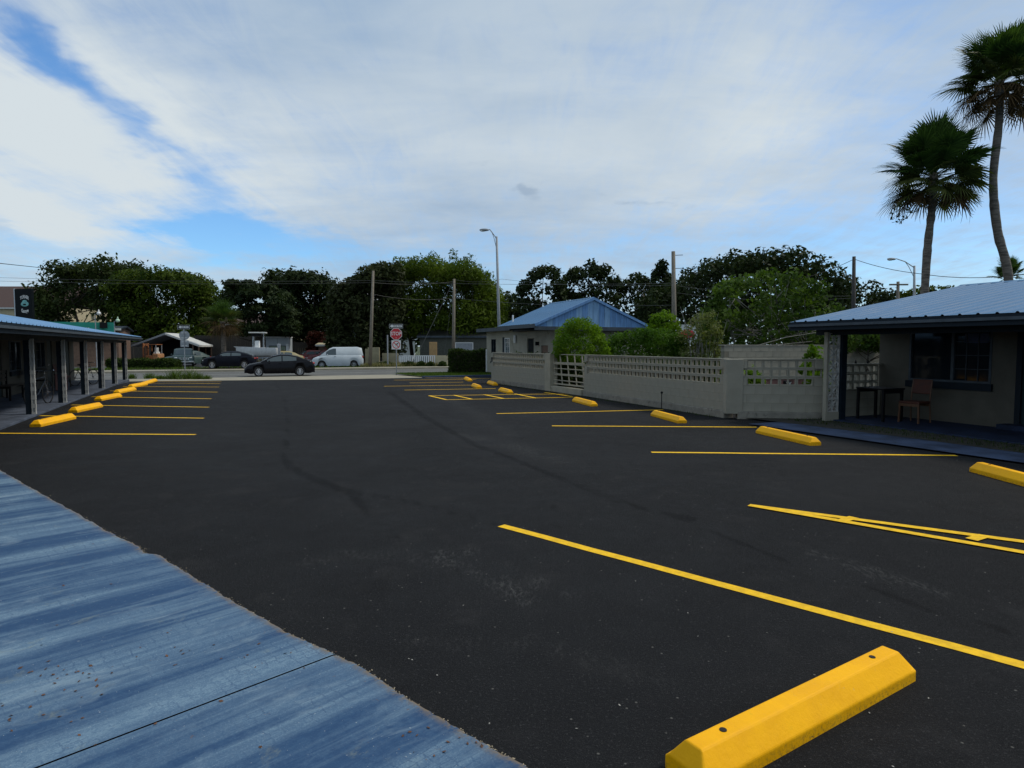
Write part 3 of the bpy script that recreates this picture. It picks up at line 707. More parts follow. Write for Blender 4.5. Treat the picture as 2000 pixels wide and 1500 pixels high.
# gate of pale bars, hung a little askew
ga, gb = L(10.92, 19.68), L(10.86, 21.95); gate = empty('grille_gate', ga, math.atan2(gb.y - ga.y, gb.x - ga.x), label='crooked pale grille gate of crossed bars in the block wall', cat='gate'); gw = 2.25
for i in range(5):
    x = .05 + i * (gw - .1) / 4; MB().bar((x - .10, 0, .27), (x + .10, 0, 1.42), .035, .035).build('upright_bar', M['wallb'], gate)
for z, w in ((.30, .05), (.44, .03), (.66, .07), (.88, .03), (1.08, .09), (1.41, .03)): MB().box(0, gw, -.03, .012, z - w / 2, z + w / 2).build('cross_bar', M['wallb'], gate)
# rear garden wall
rw = empty('rear_block_wall', L(15.7, 18.2), TH, label='tall plain beige block wall closing the garden behind the plants', cat='wall')
for c in range(9):
    z = c * .2032 - .09
    for i in range(25):
        x = .2 + i * .4064 + (.2032 if c % 2 else 0); link('block', SOL, rw, (x, random.uniform(-.003, .003), z))
MB().box(.01, 10.3, -.092, .092, 0, 1.735).build('mortar', M['joint'], rw); MB().box(-.1, 10.4, -.11, .11, 1.739, 1.775).build('cap', M['wall'], rw)
# pipe stub, vents on the long wall
p = gl(1301, 782); 
b = MB().tube([(0, 0, 0), (0, 0, .42)], .012, 6).ball((0, 0, .45), .035, 8, 5); o = b.build('garden_tap', M['black'], label='thin dark tap on an upright pipe against the long block wall', cat='tap'); o.location = L(10.53, 14.6)


# ------------------------------------------------------------------ motel buildings
def roof_side(root, y0, y1, xe, ze, xr, zr, sign, mt, pw=.92, ribs=3, th_=.03):
    """metal panels from the eave (xe, ze) up to the ridge (xr, zr), each panel a part"""
    n = round((y1 - y0) / pw); pw = (y1 - y0) / n
    d = Vector((xr - xe, 0, zr - ze)); ln = d.length; d.normalize(); up = Vector((-d.z * (1 if d.x > 0 else -1), 0, abs(d.x))); b = MB()
    prof = []                                   # across the panel
    for i in range(ribs):
        c = pw * (i + .5) / ribs; prof += [(c - .035, 0), (c - .014, .024), (c + .014, .024), (c + .035, 0)]
    prof = [(.002, 0)] + prof + [(pw - .002, 0)]
    vs = [Vector((0, a, 0)) + up * h for a, h in prof] + [d * ln + Vector((0, a, 0)) + up * h for a, h in prof]; k = len(prof)
    fs = [(i, i + 1, k + i + 1, k + i) for i in range(k - 1)]
    b.add(vs, fs); me = b.mesh('roof_panel', mt)
    for i in range(n): link('roof_panel', me, root, (xe, y0 + i * pw, ze))
    return me


def motel(root, y0, y1, sgn, xe, xw, ze, zr, run, mt, slab_edge, far_end=True):
    """sgn=+1: the building lies towards +x of the eave; local frame x across, y along"""
    xr = xe + sgn * run
    roof_side(root, y0, y1, xe, ze, xr, zr, sgn, mt)
    MB().add([(xr, y0, zr), (xr, y1, zr), (xr + sgn * run, y1, ze), (xr + sgn * run, y0, ze)], [(0, 1, 2, 3)]).build('rear_roof_slope', mt, root)
    MB().prism([(xr - .12, zr - .015), (xr, zr + .03), (xr + .12, zr - .015)], y0 - .02, y1 + .02).build('ridge_cap', mt, root)
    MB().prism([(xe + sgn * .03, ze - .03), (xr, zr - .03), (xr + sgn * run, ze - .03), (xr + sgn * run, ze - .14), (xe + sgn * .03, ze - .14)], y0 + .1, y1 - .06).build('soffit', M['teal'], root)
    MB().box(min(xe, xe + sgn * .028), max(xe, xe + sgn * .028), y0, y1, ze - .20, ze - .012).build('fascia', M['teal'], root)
    MB().box(min(xe - sgn * .055, xe - sgn * .003), max(xe - sgn * .055, xe - sgn * .003), y0, y1, ze - .115, ze - .06).build('gutter', M['trim'], root)
    for s in (-1, 1):                              # rake boards at the far end
        e = xe if s < 0 else xr + sgn * run
        MB().prism([(e, ze - .17), (e, ze - .01), (xr, zr - .01), (xr, zr - .17)], y1 - .02, y1 + .02).build('rake_board', M['teal'], root)


# right building
RB = empty('motel_wing', L(14.3, 11.0), TH, label='low beige motel wing on the right with ribbed blue metal roof and deep porch', cat='building')
motel(RB, -19, .25, 1, -2.66, 0, 2.28, 3.33, 6.0, M['roof'], -1.95)
w = MB()
def wall_with_holes(b, y0, y1, z0, z1, x0, x1, holes):
    """wall panel along y with rectangular holes (ya, yb, za, zb)"""
    ys = sorted({y0, y1, *[h[0] for h in holes], *[h[1] for h in holes]}); zs = sorted({z0, z1, *[h[2] for h in holes], *[h[3] for h in holes]})
    for a, c in zip(ys[:-1], ys[1:]):
        for e, f in zip(zs[:-1], zs[1:]):
            if not any(h[0] <= a and c <= h[1] and h[2] <= e and f <= h[3] for h in holes): b.box(x0, x1, a, c, e, f)
wall_with_holes(w, -19, 0, 0, 2.22, 0, .2, [(-2.56, -.77, .94, 2.12), (-4.1, -3.05, .05, 2.08), (-6.9, -5.3, .94, 2.10)])
w.box(.2, 11.5, -.2, 0, 0, 2.35).box(.2, 11.5, -19, -18.8, 0, 2.3)
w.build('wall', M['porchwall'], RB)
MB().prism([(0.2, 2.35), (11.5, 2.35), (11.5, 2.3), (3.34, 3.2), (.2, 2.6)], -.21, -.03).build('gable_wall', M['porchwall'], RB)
def window(root, y0, y1, z0, z1, xf, mid=None, muntins=(2, 2), frame=M['trim'], pane=M['glass'], inward=1, curtain=True):
    """window in a wall whose outer face is at x = xf; inward = +1 if the room lies towards +x"""
    f = MB(); w_ = .045; xa, xb = sorted((xf - inward * .012, xf + inward * .06))
    f.box(xa, xb, y0, y0 + w_, z0, z1).box(xa, xb, y1 - w_, y1, z0, z1).box(xa, xb, y0 + w_, y1 - w_, z0, z0 + w_).box(xa, xb, y0 + w_, y1 - w_, z1 - w_, z1)
    if mid: f.box(xa, xb, mid - .03, mid + .03, z0 + w_, z1 - w_)
    fr = f.build('window', frame, root)
    xs = sorted((xf + inward * .045, xf + inward * .05)); segs = [(y0 + w_, mid - .03), (mid + .03, y1 - w_)] if mid else [(y0 + w_, y1 - w_)]
    for s in segs: MB().box(xs[0], xs[1], s[0], s[1], z0 + w_, z1 - w_).build('pane', pane, fr)
    xs = sorted((xf + inward * .02, xf + inward * .04))
    s = segs[0]
    for i in range(1, muntins[0] + 1): y = s[0] + (s[1] - s[0]) * i / (muntins[0] + 1); MB().box(xs[0], xs[1], y - .006, y + .006, z0 + w_, z1 - w_).build('muntin', frame, fr)
    xs = sorted((xf + inward * .0195, xf + inward * .0395))
    for i in range(1, muntins[1] + 1): z = z0 + (z1 - z0) * i / (muntins[1] + 1); MB().box(xs[0], xs[1], s[0], s[1], z - .006, z + .006).build('muntin', frame, fr)
    xa, xb = sorted((xf - inward * .06, xf + inward * .01)); MB().box(xa, xb, y0 - .04, y1 + .04, z0 - .15, z0 - .002).build('sill', M['teal'], fr)
    return fr
w1 = window(RB, -2.56, -.77, .94, 2.12, 0, mid=-1.76, muntins=(2, 3))
MB().box(.040, .0445, -2.46, -1.98, 1.80, 2.0).build('paper_sign', M['pane_reflection'], w1)  # thin panel painted as a reflection on the pane
window(RB, -6.9, -5.3, .94, 2.10, 0, mid=-6.1)
dr = MB().box(.03, .075, -4.02, -3.13, .07, 2.02).build('door', M['tealdoor'], RB); MB().ball((.0, -3.95, 1.0), .03, 8, 5).build('handle', M['chrome'], dr)
MB().box(-.02, .03, -4.12, -4.02, .05, 2.1).box(-.02, .03, -3.13, -3.03, .05, 2.1).box(-.02, .03, -4.02, -3.13, 2.02, 2.1).build('door_frame', M['teal'], RB)
MB().box(-.35, .0, -4.3, -2.9, .062, .16).build('doorstep', M['slab'], RB)
MB().box(-1.98, .0, -19, .05, -.05, .06).build('porch_floor', M['slab'], RB, bevel=.01)
MB().box(-2.05, -1.90, -18.9, .05, 1.98, 2.12).build('porch_beam', M['teal'], RB)
# low dark wall closing the porch end
pw_ = block_wall((12.95, 10.98), (14.28, 10.98), .06, 3, 3, '', root=RB, foot=0, cap=False) if False else None
pe = empty('porch_end_wall', L(12.93, 10.98), TH, label='low screen block wall in shade closing the far end of the right porch', cat='wall')
for c in range(6):
    for i in range(3 if c % 2 == 0 else 3):
        q = link('screen_block' if c > 2 else 'block', SCR if c > 2 else SOL, pe, (.22 + i * .43, 0, .065 + c * .2032), scale=(1.06, 1, 1))
MB().box(0, 1.34, -.1, .1, 1.286, 1.31).build('cap', M['wall'], pe); MB().box(.01, 1.3, -.09, .09, .062, .67).build('mortar', M['joint'], pe)
for i, x in enumerate((.55, .95)):
    b = MB().ball((0, 0, .03), .028, 8, 5).tube([(0, 0, 0), (0, 0, .09)], [.02, .005], 6); o = b.build('small_figurine', M['black'], label=['small dark ornament on the porch end wall, nearer the teal post', 'small dark ornament on the porch end wall, nearer the window'][i], cat='ornament', group='ornaments on the porch wall'); o.location = L(12.93 + x, 10.98, 1.31)
# pillar of pierced blocks with teal post
def breeze_mesh(s=.296, d=.07, r=.018):
    b = MB(); h = s / 2
    b.box(-h, h, -d / 2, d / 2, 0, r).box(-h, h, -d / 2, d / 2, s - r, s).box(-h, -h + r, -d / 2 + .001, d / 2 - .001, r, s - r).box(h - r, h, -d / 2 + .001, d / 2 - .001, r, s - r)
    for k in range(4):
        a = math.pi * k / 4; l = h * (1.25 if k % 2 else .93); dx, dz = math.cos(a) * l, math.sin(a) * l; q = .094 + .0015 * k
        b.bar((-dx, 0, h - dz), (dx, 0, h + dz), q * d / .14 * .9, .012)
    b.tube([(0, -.04, h), (0, .04, h)], .026, 8)
    return b
br = breeze_mesh(); bm_ = br.mesh('pierced_block', M['paleblock'])
PI_ = empty('pierced_block_pillar', L(12.32, 10.62), TH - R(8), label='pillar of star pattern pierced blocks with dark teal post, at the corner of the right porch', cat='pillar')
MB().box(-.155, .155, -.05, .05, -.02, .235).build('pillar_base', M['wall'], PI_, bevel=.008)
for i in range(6): link('pierced_block', bm_, PI_, (0, 0, .237 + i * .298))
MB().box(-.215, -.157, -.055, .05, -.02, 2.05).build('edge_block_stack', M['wall'], PI_, bevel=.006)
MB().box(.158, .30, -.09, .09, -.02, 2.08).build('post', M['teal'], PI_, bevel=.006)
# table and chair on the right porch
tb = empty('porch_table', L(13.25, 10.15, .06), TH - R(5), label='dark square table on the right porch beside the chair', cat='table')
MB().box(-.30, .30, -.38, .38, .70, .735).build('tabletop', M['black'], tb, bevel=.005)
for sx in (-1, 1):
    for sy in (-1, 1): MB().box(sx * .26 - .025, sx * .26 + .025, sy * .34 - .025, sy * .34 + .025, 0, .70).build('leg', M['black'], tb)
for sy in (-.341, .341): MB().box(-.23, .23, sy - .01, sy + .01, .62, .70).build('rail', M['black'], tb)
def wood_chair(loc, rz, label, group=None, m1=None, m2=None):
    c = empty('chair', loc, rz, label=label, cat='chair', group=group); m1 = m1 or M['chair']; m2 = m2 or M['chairwood']
    MB().box(-.22, .22, -.22, .22, .42, .47).build('seat', m1, c, bevel=.015)
    bk = MB().prism([(-.20, .0), (.20, .0), (.21, .32), (-.21, .32)], -.012, .012).build('backrest', m1, c, bevel=.01)
    bk.location = (0, .235, .62); bk.rotation_euler.x = R(-9)
    for s in (-1, 1):
        MB().bar((s * .21, -.21, 0), (s * .20, -.20, .45), .032).build('leg', m2, c)
        MB().tube([(s * .21, .24, 0), (s * .20, .21, .42), (s * .20, .225, .62), (s * .20, .285, .94)], [.017, .017, .016, .014], 6).build('leg', m2, c)
    MB().box(-.2, .2, -.215, -.195, .36, .42).box(-.2, .2, .195, .215, .36, .42).build('seat_frame', m2, c)
    return c
wood_chair(L(13.50, 9.50, .06), R(-62), 'worn orange brown chair with padded back standing on the right porch')

# ------------------------------------------------------------------ left building
LROT = TH + R(2)
LB0 = L(-4.92, 19.07)
LB = empty('motel_wing', LB0, LROT, label='long low motel wing on the left with blue metal roof and shaded porch', cat='building')
motel(LB, -13, 18.4, -1, .70, -2.2, 2.17, 3.25, 6.0, M['roofl'], .1)
w = MB()
holes = []
for k in range(-3, 5):
    y = k * 3.5; holes += [(y + .55, y + 1.95, .85, 1.9), (y + 2.35, y + 3.2, .05, 1.95)]
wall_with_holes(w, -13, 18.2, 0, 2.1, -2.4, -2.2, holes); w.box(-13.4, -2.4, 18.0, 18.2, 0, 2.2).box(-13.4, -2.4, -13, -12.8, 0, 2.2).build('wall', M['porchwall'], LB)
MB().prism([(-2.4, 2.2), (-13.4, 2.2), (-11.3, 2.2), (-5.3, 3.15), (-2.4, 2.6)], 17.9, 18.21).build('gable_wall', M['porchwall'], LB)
for k in range(-3, 5):
    y = k * 3.5; window(LB, y + .55, y + 1.95, .85, 1.9, -2.2, mid=y + 1.25, inward=-1, muntins=(1, 2))
    dr = MB().box(-2.27, -2.23, y + 2.38, y + 3.17, .07, 1.93).build('door', M['tealdoor'], LB); MB().ball((-2.2, y + 2.46, .95), .03, 8, 5).build('handle', M['chrome'], dr)
MB().box(-2.2, .12, -13, 18.1, -.12, .05).build('porch_floor', M['slab3'], LB, bevel=.01)
MB().box(-.13, .05, -13, 18.1, 1.87, 2.0).build('porch_beam', M['teal'], LB)
pp = MB().box(-.09, .03, -.03, .11, 0, 1.87)
pme = pp.mesh('post', M['teal']); sc_ = .062
stack = MB()
for i in range(9):
    z0 = .0 + i * .207; stack.box(-.035, .035, -.10, -.032, z0, z0 + .05).box(-.035, .035, -.10, -.032, z0 + .155, z0 + .205).box(-.032, -.016, -.099, -.033, z0 + .05, z0 + .155).box(.016, .032, -.099, -.033, z0 + .05, z0 + .155).box(-.016, .016, -.07, -.06, z0 + .05, z0 + .155)
stack_me = stack.mesh('pierced_block_strip', M['paleblock'])
for i in range(-3, 6):
    ppt = link('post', pme, LB, (0, i * 3.5, .05)); q = link('pierced_block_strip', stack_me, ppt, (.075, .06, 0), scale=(1.35, 1, 1))
MB().box(-1.2, -1.0, .9, 1.1, 1.83, 1.92).build('porch_lamp', M['signwhite'], LB)
def LL(x, y, z=0.): c, s = math.cos(LROT), math.sin(LROT); return Vector((LB0.x + x * c - y * s, LB0.y + x * s + y * c, z))
CG = 'chairs on the left porch'
wood_chair(LL(-1.7, -1.0, .05), LROT + R(90), 'dark chair under the first window of the left porch', CG, M['black'], M['poledark'])
wood_chair(LL(-1.6, 1.9, .05), LROT + R(80), 'dark red seated chair on the left porch behind the first post', CG, M['redcar'], M['poledark'])
wood_chair(LL(-1.6, 8.6, .05), LROT + R(100), 'dark chair on the left porch beyond the third post', CG, M['black'], M['poledark'])
wood_chair(LL(-1.5, 11.8, .05), LROT + R(85), 'dark chair on the far part of the left porch', CG, M['chair'], M['poledark'])
bench = empty('porch_bench', LL(-1.75, 5.6, .05), LROT, label='long dark wooden bench under the windows of the left porch', cat='bench')
for i in range(4): MB().box(-.22 + i * .115, -.12 + i * .115, -.8, .8, .43, .455).build('seat_slat', M['fence'], bench)
for i in range(3): MB().box(-.27, -.24, -.8, .8, .56 + i * .13, .65 + i * .13).build('back_slat', M['fence'], bench)
for s in (-.7, .7): MB().box(-.27, .2, s - .03, s + .03, .38, .425).box(-.27, -.22, s - .03, s + .03, 0, .9).box(.15, .2, s - .03, s + .03, 0, .38).build('leg', M['black'], bench)
st = empty('side_table', LL(-1.75, .35, .05), LROT, label='small low table with a white pot, before the first window on the left porch', cat='table')
MB().tube([(0, 0, .5), (0, 0, .53)], .3, 16).build('tabletop', M['fence'], st); MB().tube([(0, 0, 0), (0, 0, .5)], .03, 8).build('leg', M['black'], st)
o = MB().tube([(0, 0, 0), (0, 0, .22)], [.09, .13], 12).build('plant_pot', M['offwhite'], label='white pot on the small table of the left porch', cat='pot'); o.location = LL(-1.75, .35, .58)
o = MB().box(-.16, .16, -.2, .2, .0, .62).build('box_cooler', M['brick'], bevel=.02, label='reddish box standing on the left porch by the fourth post', cat='box'); o.location = LL(-1.2, 9.9, .05); o.rotation_euler.z = LROT


def bicycle(loc, rz, label):
    o = empty('bicycle', loc, rz, label=label, cat='bicycle', group='bicycles on the left porch')
    tyre = MB(); n = 22
    ring = [(.33 * math.cos(2 * math.pi * i / n), 0, .33 + .33 * math.sin(2 * math.pi * i / n)) for i in range(n + 1)]
    tyre.tube(ring, .018, 6, cap=False); tm = tyre.mesh('tyre', M['rubber'])
    sp = MB(); [sp.bar((0, 0, .33), (.32 * math.cos(a), 0, .33 + .32 * math.sin(a)), .004) for a in [2 * math.pi * i / 12 for i in range(12)]]; sp.tube([(0, -.04, .33), (0, .04, .33)], .02, 8); sm = sp.mesh('spokes', M['chrome'])
    for x in (-.5, .52):
        wh = link('wheel', tm, o, (x, 0, 0)); link('spokes', sm, wh)
    MB().tube([(-.5, 0, .33), (-.06, 0, .30), (.38, 0, .68), (.36, 0, .86)], .016, 6).tube([(-.5, 0, .33), (-.2, 0, .80), (-.06, 0, .30)], .014, 6).tube([(-.17, 0, .74), (.37, 0, .78)], .016, 6).build('frame', M['bluebike'], o)
    MB().tube([(.36, 0, .86), (.40, 0, .62), (.52, 0, .33)], .014, 6).build('fork', M['chrome'], o)
    MB().tube([(.30, -.27, .98), (.36, -.1, .96), (.36, .1, .96), (.30, .27, .98)], .013, 6).bar((.36, 0, .84), (.36, 0, .96), .02).build('handlebar', M['chrome'], o)
    MB().ball((-.22, 0, .88), .13, 10, 5, (1, .5, .28)).bar((-.2, 0, .78), (-.21, 0, .86), .02).build('saddle', M['black'], o)
    return o
bicycle(LL(-.45, 3.0, .05), LROT + R(78), 'dark bicycle leaning beside the second porch post on the left')
bicycle(LL(-1.0, 13.2, .05), LROT + R(60), 'dark bicycle standing on the far part of the left porch')

# ------------------------------------------------------------------ office with gable
OB = empty('office_building', L(15.05, 29.6), TH, label='beige office with blue boarded gable and pale blue metal roof behind the block wall', cat='building')
# local x = v - 15.05, y = u - 29.6;   eave corner solved from its direction and depth
Lc = at(1045, 632, 32.1); lv, lu = lot(Lc.x, Lc.y); ex, ey, ez = lv - 15.05, lu - 29.6, Lc.z
RW_, RL = 6.7, 5.2; rz_ = 4.22; rx = ex + RW_ / 2
roof_side(OB, ey, ey + RL, ex, ez, rx, rz_, 1, M['roof'], pw=.65, ribs=2)
MB().add([(rx, ey, rz_), (rx, ey + RL, rz_), (ex + RW_, ey + RL, ez), (ex + RW_, ey, ez)], [(0, 1, 2, 3)]).build('rear_roof_slope', M['roof'], OB)
MB().prism([(rx - .1, rz_ - .02), (rx, rz_ + .04), (rx + .1, rz_ - .02)], ey - .02, ey + RL).build('ridge_cap', M['roof'], OB)
nb = 20; bw = RW_ / nb
for i in range(nb):
    x0 = ex + i * bw + .004; x1 = x0 + bw - .012
    h = lambda x: ez - .05 + (rz_ - ez) * (1 - abs(x - rx) / (RW_ / 2)) - .03
    pts = [(x0, ez - .14), (x1, ez - .14), (x1, max(ez - .12, h(x1))), ] + ([(rx, h(rx))] if x0 < rx < x1 else []) + [(x0, max(ez - .12, h(x0)))]
    MB().prism(pts, ey + .03, ey + .055 + .008 * (i % 2)).build('gable_board', M['gable2'] if i in (9, 10, 12) or random.random() < .18 else M['gable'], OB)
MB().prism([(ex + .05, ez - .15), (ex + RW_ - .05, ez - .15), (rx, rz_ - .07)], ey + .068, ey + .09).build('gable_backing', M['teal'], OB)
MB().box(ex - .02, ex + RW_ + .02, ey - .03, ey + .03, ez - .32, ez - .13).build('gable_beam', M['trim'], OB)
for s in (0, 1):
    e = ex if s == 0 else ex + RW_
    MB().prism([(e, ez - .12), (e, ez + .02), (rx, rz_ + .02), (rx, rz_ - .12)], ey - .06, ey + .02).build('rake_board', M['gable'], OB)
MB().box(ex - .02, ex + .01, ey, ey + RL, ez - .2, ez - .01).build('fascia', M['trim'], OB)
wx = ex + 1.35
w = MB(); wall_with_holes(w, ey + .45, 10.2, 0, ez - .2, wx, wx + .2, [(8.5, 9.3, .75, 2.15), (6.2, 7.0, 1.15, 2.2), (2.7, 3.6, 0, 2.15), (.9, 1.75, .6, 1.75)]); w.box(wx + .2, wx + 5.4, ey + .45, ey + .65, 0, ez - .2).box(wx + .2, wx + 5.0, 10.0, 10.2, 0, ez - .2)
w.build('wall', M['wall'], OB)
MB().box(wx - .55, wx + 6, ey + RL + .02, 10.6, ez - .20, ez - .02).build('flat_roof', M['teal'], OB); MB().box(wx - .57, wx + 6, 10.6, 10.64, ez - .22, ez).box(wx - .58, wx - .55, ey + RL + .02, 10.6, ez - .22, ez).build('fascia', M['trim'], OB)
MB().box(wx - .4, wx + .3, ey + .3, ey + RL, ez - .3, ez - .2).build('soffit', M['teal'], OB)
window(OB, 8.5, 9.3, .75, 2.15, wx, mid=8.9, frame=M['teal'], muntins=(0, 1)); window(OB, 6.2, 7.0, 1.15, 2.2, wx, frame=M['white'], muntins=(1, 3), pane=M['carglass'])
MB().box(wx - .03, wx + .02, 7.05, 7.3, 1.05, 2.25).build('shutter', M['teal'], OB)
MB().box(wx + .05, wx + .1, 2.75, 3.55, 0, 2.1).build('door', M['signblack'], OB); MB().box(wx + .06, wx + .1, .92, 1.73, .62, 1.73).build('hatch', M['brownwall'], OB)
MB().box(wx - .35, wx - .002, 4.3, 5.0, .85, 1.35).build('air_conditioner', M['trim'], OB); MB().tube([(wx - .08, 5.2, 1.9), (wx - .08, 5.2, 2.35)], .08, 8).build('wall_lamp', M['signwhite'], OB)
MB().box(wx - .2, wx - .002, 2.0, 2.1, 1.75, 1.95).build('wall_bracket', M['black'], OB)
for y in (2.0, 4.3):
    x = ex + .6; MB().tube([(x, ey + y, ez + .15), (x, ey + y, ez + .62)], .05, 8).build('vent_pipe', M['signwhite'], OB) if y > 4 else MB().tube([(x + 1.2, ey + y, ez + .45), (x + 1.2, ey + y, ez + .72)], .03, 8).build('vent_pipe', M['steel'], OB)
MB().box(wx - .06, wx - .002, 10.1, 10.2, 0, 1.5).build('corner_board', M['white'], OB)


# ------------------------------------------------------------------ poles, lamps, signs, wires
def upole(px, ytop, ybase, Y, r, name, label, mt, tilt=0., arms=()):
    a, b_ = at(px + tilt, 675, Y), at(px, ytop, Y); a.z = -.28
    o = empty(name, a, 0, label=label, cat='utility pole'); t_ = b_ - a
    MB().tube([(0, 0, 0), t_ * .5, t_], [r * 1.25, r * 1.1, r * .85], 10).build('shaft', mt, o, smooth=True)
    for z, w_ in arms: MB().box(t_.x * .95 - w_, t_.x * .95 + w_, -.14, -.03, t_.z - z - .06, t_.z - z + .06).build('crossarm', mt, o)
    return o
upole(729, 529, 716, 57, .125, 'utility_pole', 'pale weathered utility pole on the verge right of the white van', M['pole'], -7)
upole(887, 545, 690, 62, .14, 'utility_pole', 'weathered utility pole behind the clipped hedge, with slanting guy wires', M['pole'], -2)
o = upole(1315, 491, 690, 42, .14, 'utility_pole', 'tall pale pole with short side brackets before the dark trees', M['pole'], 4)
for z in (.25, 1.1): MB().bar((-.1, 0, (at(1315, 491, 42).z + .28) - z), (.4, 0, (at(1315, 491, 42).z + .28) - z + .02), .04).build('bracket', M['steel'], o)
upole(1668, 501, 690, 38, .11, 'utility_pole', 'dark thin utility pole rising behind the right roof', M['poledark'])
upole(1754, 550, 690, 52, .13, 'utility_pole', 'short utility pole with one crossarm behind the right roof', M['pole'], 0, [(.25, .75)])


def street_lamp(px, ytop, Y, headpx, heady, label, tilt=0):
    a, b_ = at(px + tilt, 675, Y), at(px, ytop, Y); a.z = -.25; o = empty('street_lamp', a, 0, label=label, cat='street lamp', group='street lamps'); t_ = b_ - a
    MB().tube([(0, 0, 0), t_ * .5, t_], [.13, .105, .08], 10).build('pole', M['lampgrey'], o, smooth=True)
    h = at(headpx, heady, Y) - a; mid = Vector((t_.x + (h.x - t_.x) * .45, 0, t_.z + (h.z - t_.z) * .62))
    MB().tube([t_ + Vector((0, 0, -.15)), mid, Vector((h.x + .25, 0, h.z + .02)), h], .035, 6).tube([t_ - Vector((0, 0, .9)), t_.lerp(mid, .6) - Vector((0, 0, .25)), mid], .022, 6).build('arm', M['lampgrey'], o)
    hd = h + Vector((-.15 if headpx < px else .15, 0, 0))
    lh = MB().ball(hd, .36, 10, 6, (1, .45, .28)).build('lamp_head', M['lampgrey'], o, smooth=True); MB().ball(hd - Vector((.1, 0, .05)), .22, 10, 6, (1, .6, .35)).build('lens', M['clearlamp'], lh, smooth=True)
street_lamp(970, 462, 46, 950, 449, 'tall grey street lamp rising behind the office roof', 7)
street_lamp(1786, 519, 50, 1745, 506, 'grey street lamp seen above the right roof beside the palm', 0)


def wire(pts, r, mt, label, sag=0., group='overhead wires', name='overhead_wire'):
    P3 = [at(*p) for p in pts]; b = MB(); out = []
    for a, c in zip(P3[:-1], P3[1:]):
        for i in range(8): q = a.lerp(c, i / 8); q.z -= sag * 4 * (i / 8) * (1 - i / 8); out.append(q)
    out.append(P3[-1]); o = P3[0]; b.tube([p - o for p in out], r, 5, cap=False); w_ = b.build(name, mt, label=label, cat='cable', group=group); w_.location = o; return w_
wire([(-60, 508, 30), (100, 525, 60)], .022, M['wire'], 'black overhead wire entering at the top of the trees on the left')
wire([(-40, 541, 60), (729, 548, 57), (1315, 553, 42)], .012, M['wiregrey'], 'upper thin overhead wire crossing before the left trees', .2)
wire([(-40, 548, 60), (729, 552, 57), (887, 550, 62)], .012, M['wiregrey'], 'lower thin overhead wire crossing before the left trees', .2)
wire([(730, 575, 57), (887, 582, 62), (1315, 596, 42)], .012, M['wiregrey'], 'overhead wire between the middle poles before the bamboo', .3)
wire([(887, 546, 62), (980, 545, 62), (1315, 557, 42), (1668, 578, 38)], .011, M['wiregrey'], 'long overhead wire crossing above the office roof', .25)
wire([(1315, 571, 42), (1668, 582, 38)], .011, M['wiregrey'], 'lower overhead wire between the two right poles', .3)
wire([(1560, 545, 38), (1668, 506, 38), (1800, 535, 34), (1960, 540, 30), (2060, 515, 26)], .016, M['wire'], 'black sagging wire crossing behind the two palms', .12)
wire([(885, 550, 62), (805, 714, 60)], .02, M['wiregrey'], 'long slanting guy wire from the pole behind the hedge', 0, 'guy wires', 'guy_wire')
wire([(886, 560, 62), (868, 690, 62)], .012, M['wiregrey'], 'short steep guy wire near the pole behind the hedge', 0, 'guy wires', 'guy_wire')
wire([(800, 716, 59.5), (811, 690, 60)], .04, M['offwhite'], 'white guard tube at the foot of the guy wire', 0, None, 'guy_guard')


def octagon(r): return [(r * math.cos(math.pi / 8 + math.pi / 4 * i) / math.cos(math.pi / 8), r * math.sin(math.pi / 8 + math.pi / 4 * i) / math.cos(math.pi / 8)) for i in range(8)]
def one_way(root, z, w_=.93, h_=.30, y=-.03):
    s = MB().box(-w_ / 2, w_ / 2, y - .004, y, z - h_ / 2, z + h_ / 2).build('one_way_plate', M['signblack'], root)
    t_ = .014; e = .012; b = MB(); yy = y - .006
    for q in ((-w_ / 2 + e, w_ / 2 - e, z + h_ / 2 - e - t_, z + h_ / 2 - e), (-w_ / 2 + e, w_ / 2 - e, z - h_ / 2 + e, z - h_ / 2 + e + t_), (-w_ / 2 + e, -w_ / 2 + e + t_, z - h_ / 2 + e + t_, z + h_ / 2 - e - t_), (w_ / 2 - e - t_, w_ / 2 - e, z - h_ / 2 + e + t_, z + h_ / 2 - e - t_)):
        b.box(q[0], q[1], yy, y - .0045, q[2], q[3])
    b.build('border', M['signwhite'], s)
    MB().add([(x, y - .006, z + zz) for x, zz in ((-.41, 0), (-.25, .11), (-.25, .07), (.40, .07), (.40, -.07), (-.25, -.07), (-.25, -.11))], [(0, 1, 2, 3, 4, 5, 6)[::-1]]).build('arrow', M['signwhite'], s)
    words('lettering', 'ONE WAY', .125, M['signblack'], s, (.09, y - .007, z), sx=.95, depth=.001, bold=.003)
    return s
sp = at(774, 675, 43); sp.z = -.23
SG = empty('stop_sign', sp, R(3), label='red stop sign with one way arrow above and no turn plate below', cat='sign')
MB().tube([(0, 0, 0), (0, 0, 3.4)], .035, 8).build('post', M['steel'], SG)
one_way(SG, 3.27)
s = MB().prism([(x, z + 2.75) for x, z in octagon(.385)], -.036, -.031).build('stop_plate', M['signwhite'], SG)
MB().prism([(x, z + 2.75) for x, z in octagon(.355)], -.0385, -.0362).build('red_field', M['red'], s)
words('lettering', 'STOP', .33, M['signwhite'], s, (0, -.040, 2.76), sx=.88, depth=.001, bold=.006)
MB().add([(-.03, -.04, 2.47), (.03, -.04, 2.47), (0, -.04, 2.53)], [(0, 1, 2)]).build('small_mark', M['signwhite'], s)
s = MB().box(-.31, .31, -.036, -.031, 1.72, 2.33).build('no_turn_plate', M['signwhite'], SG)
ring = MB(); n = 32
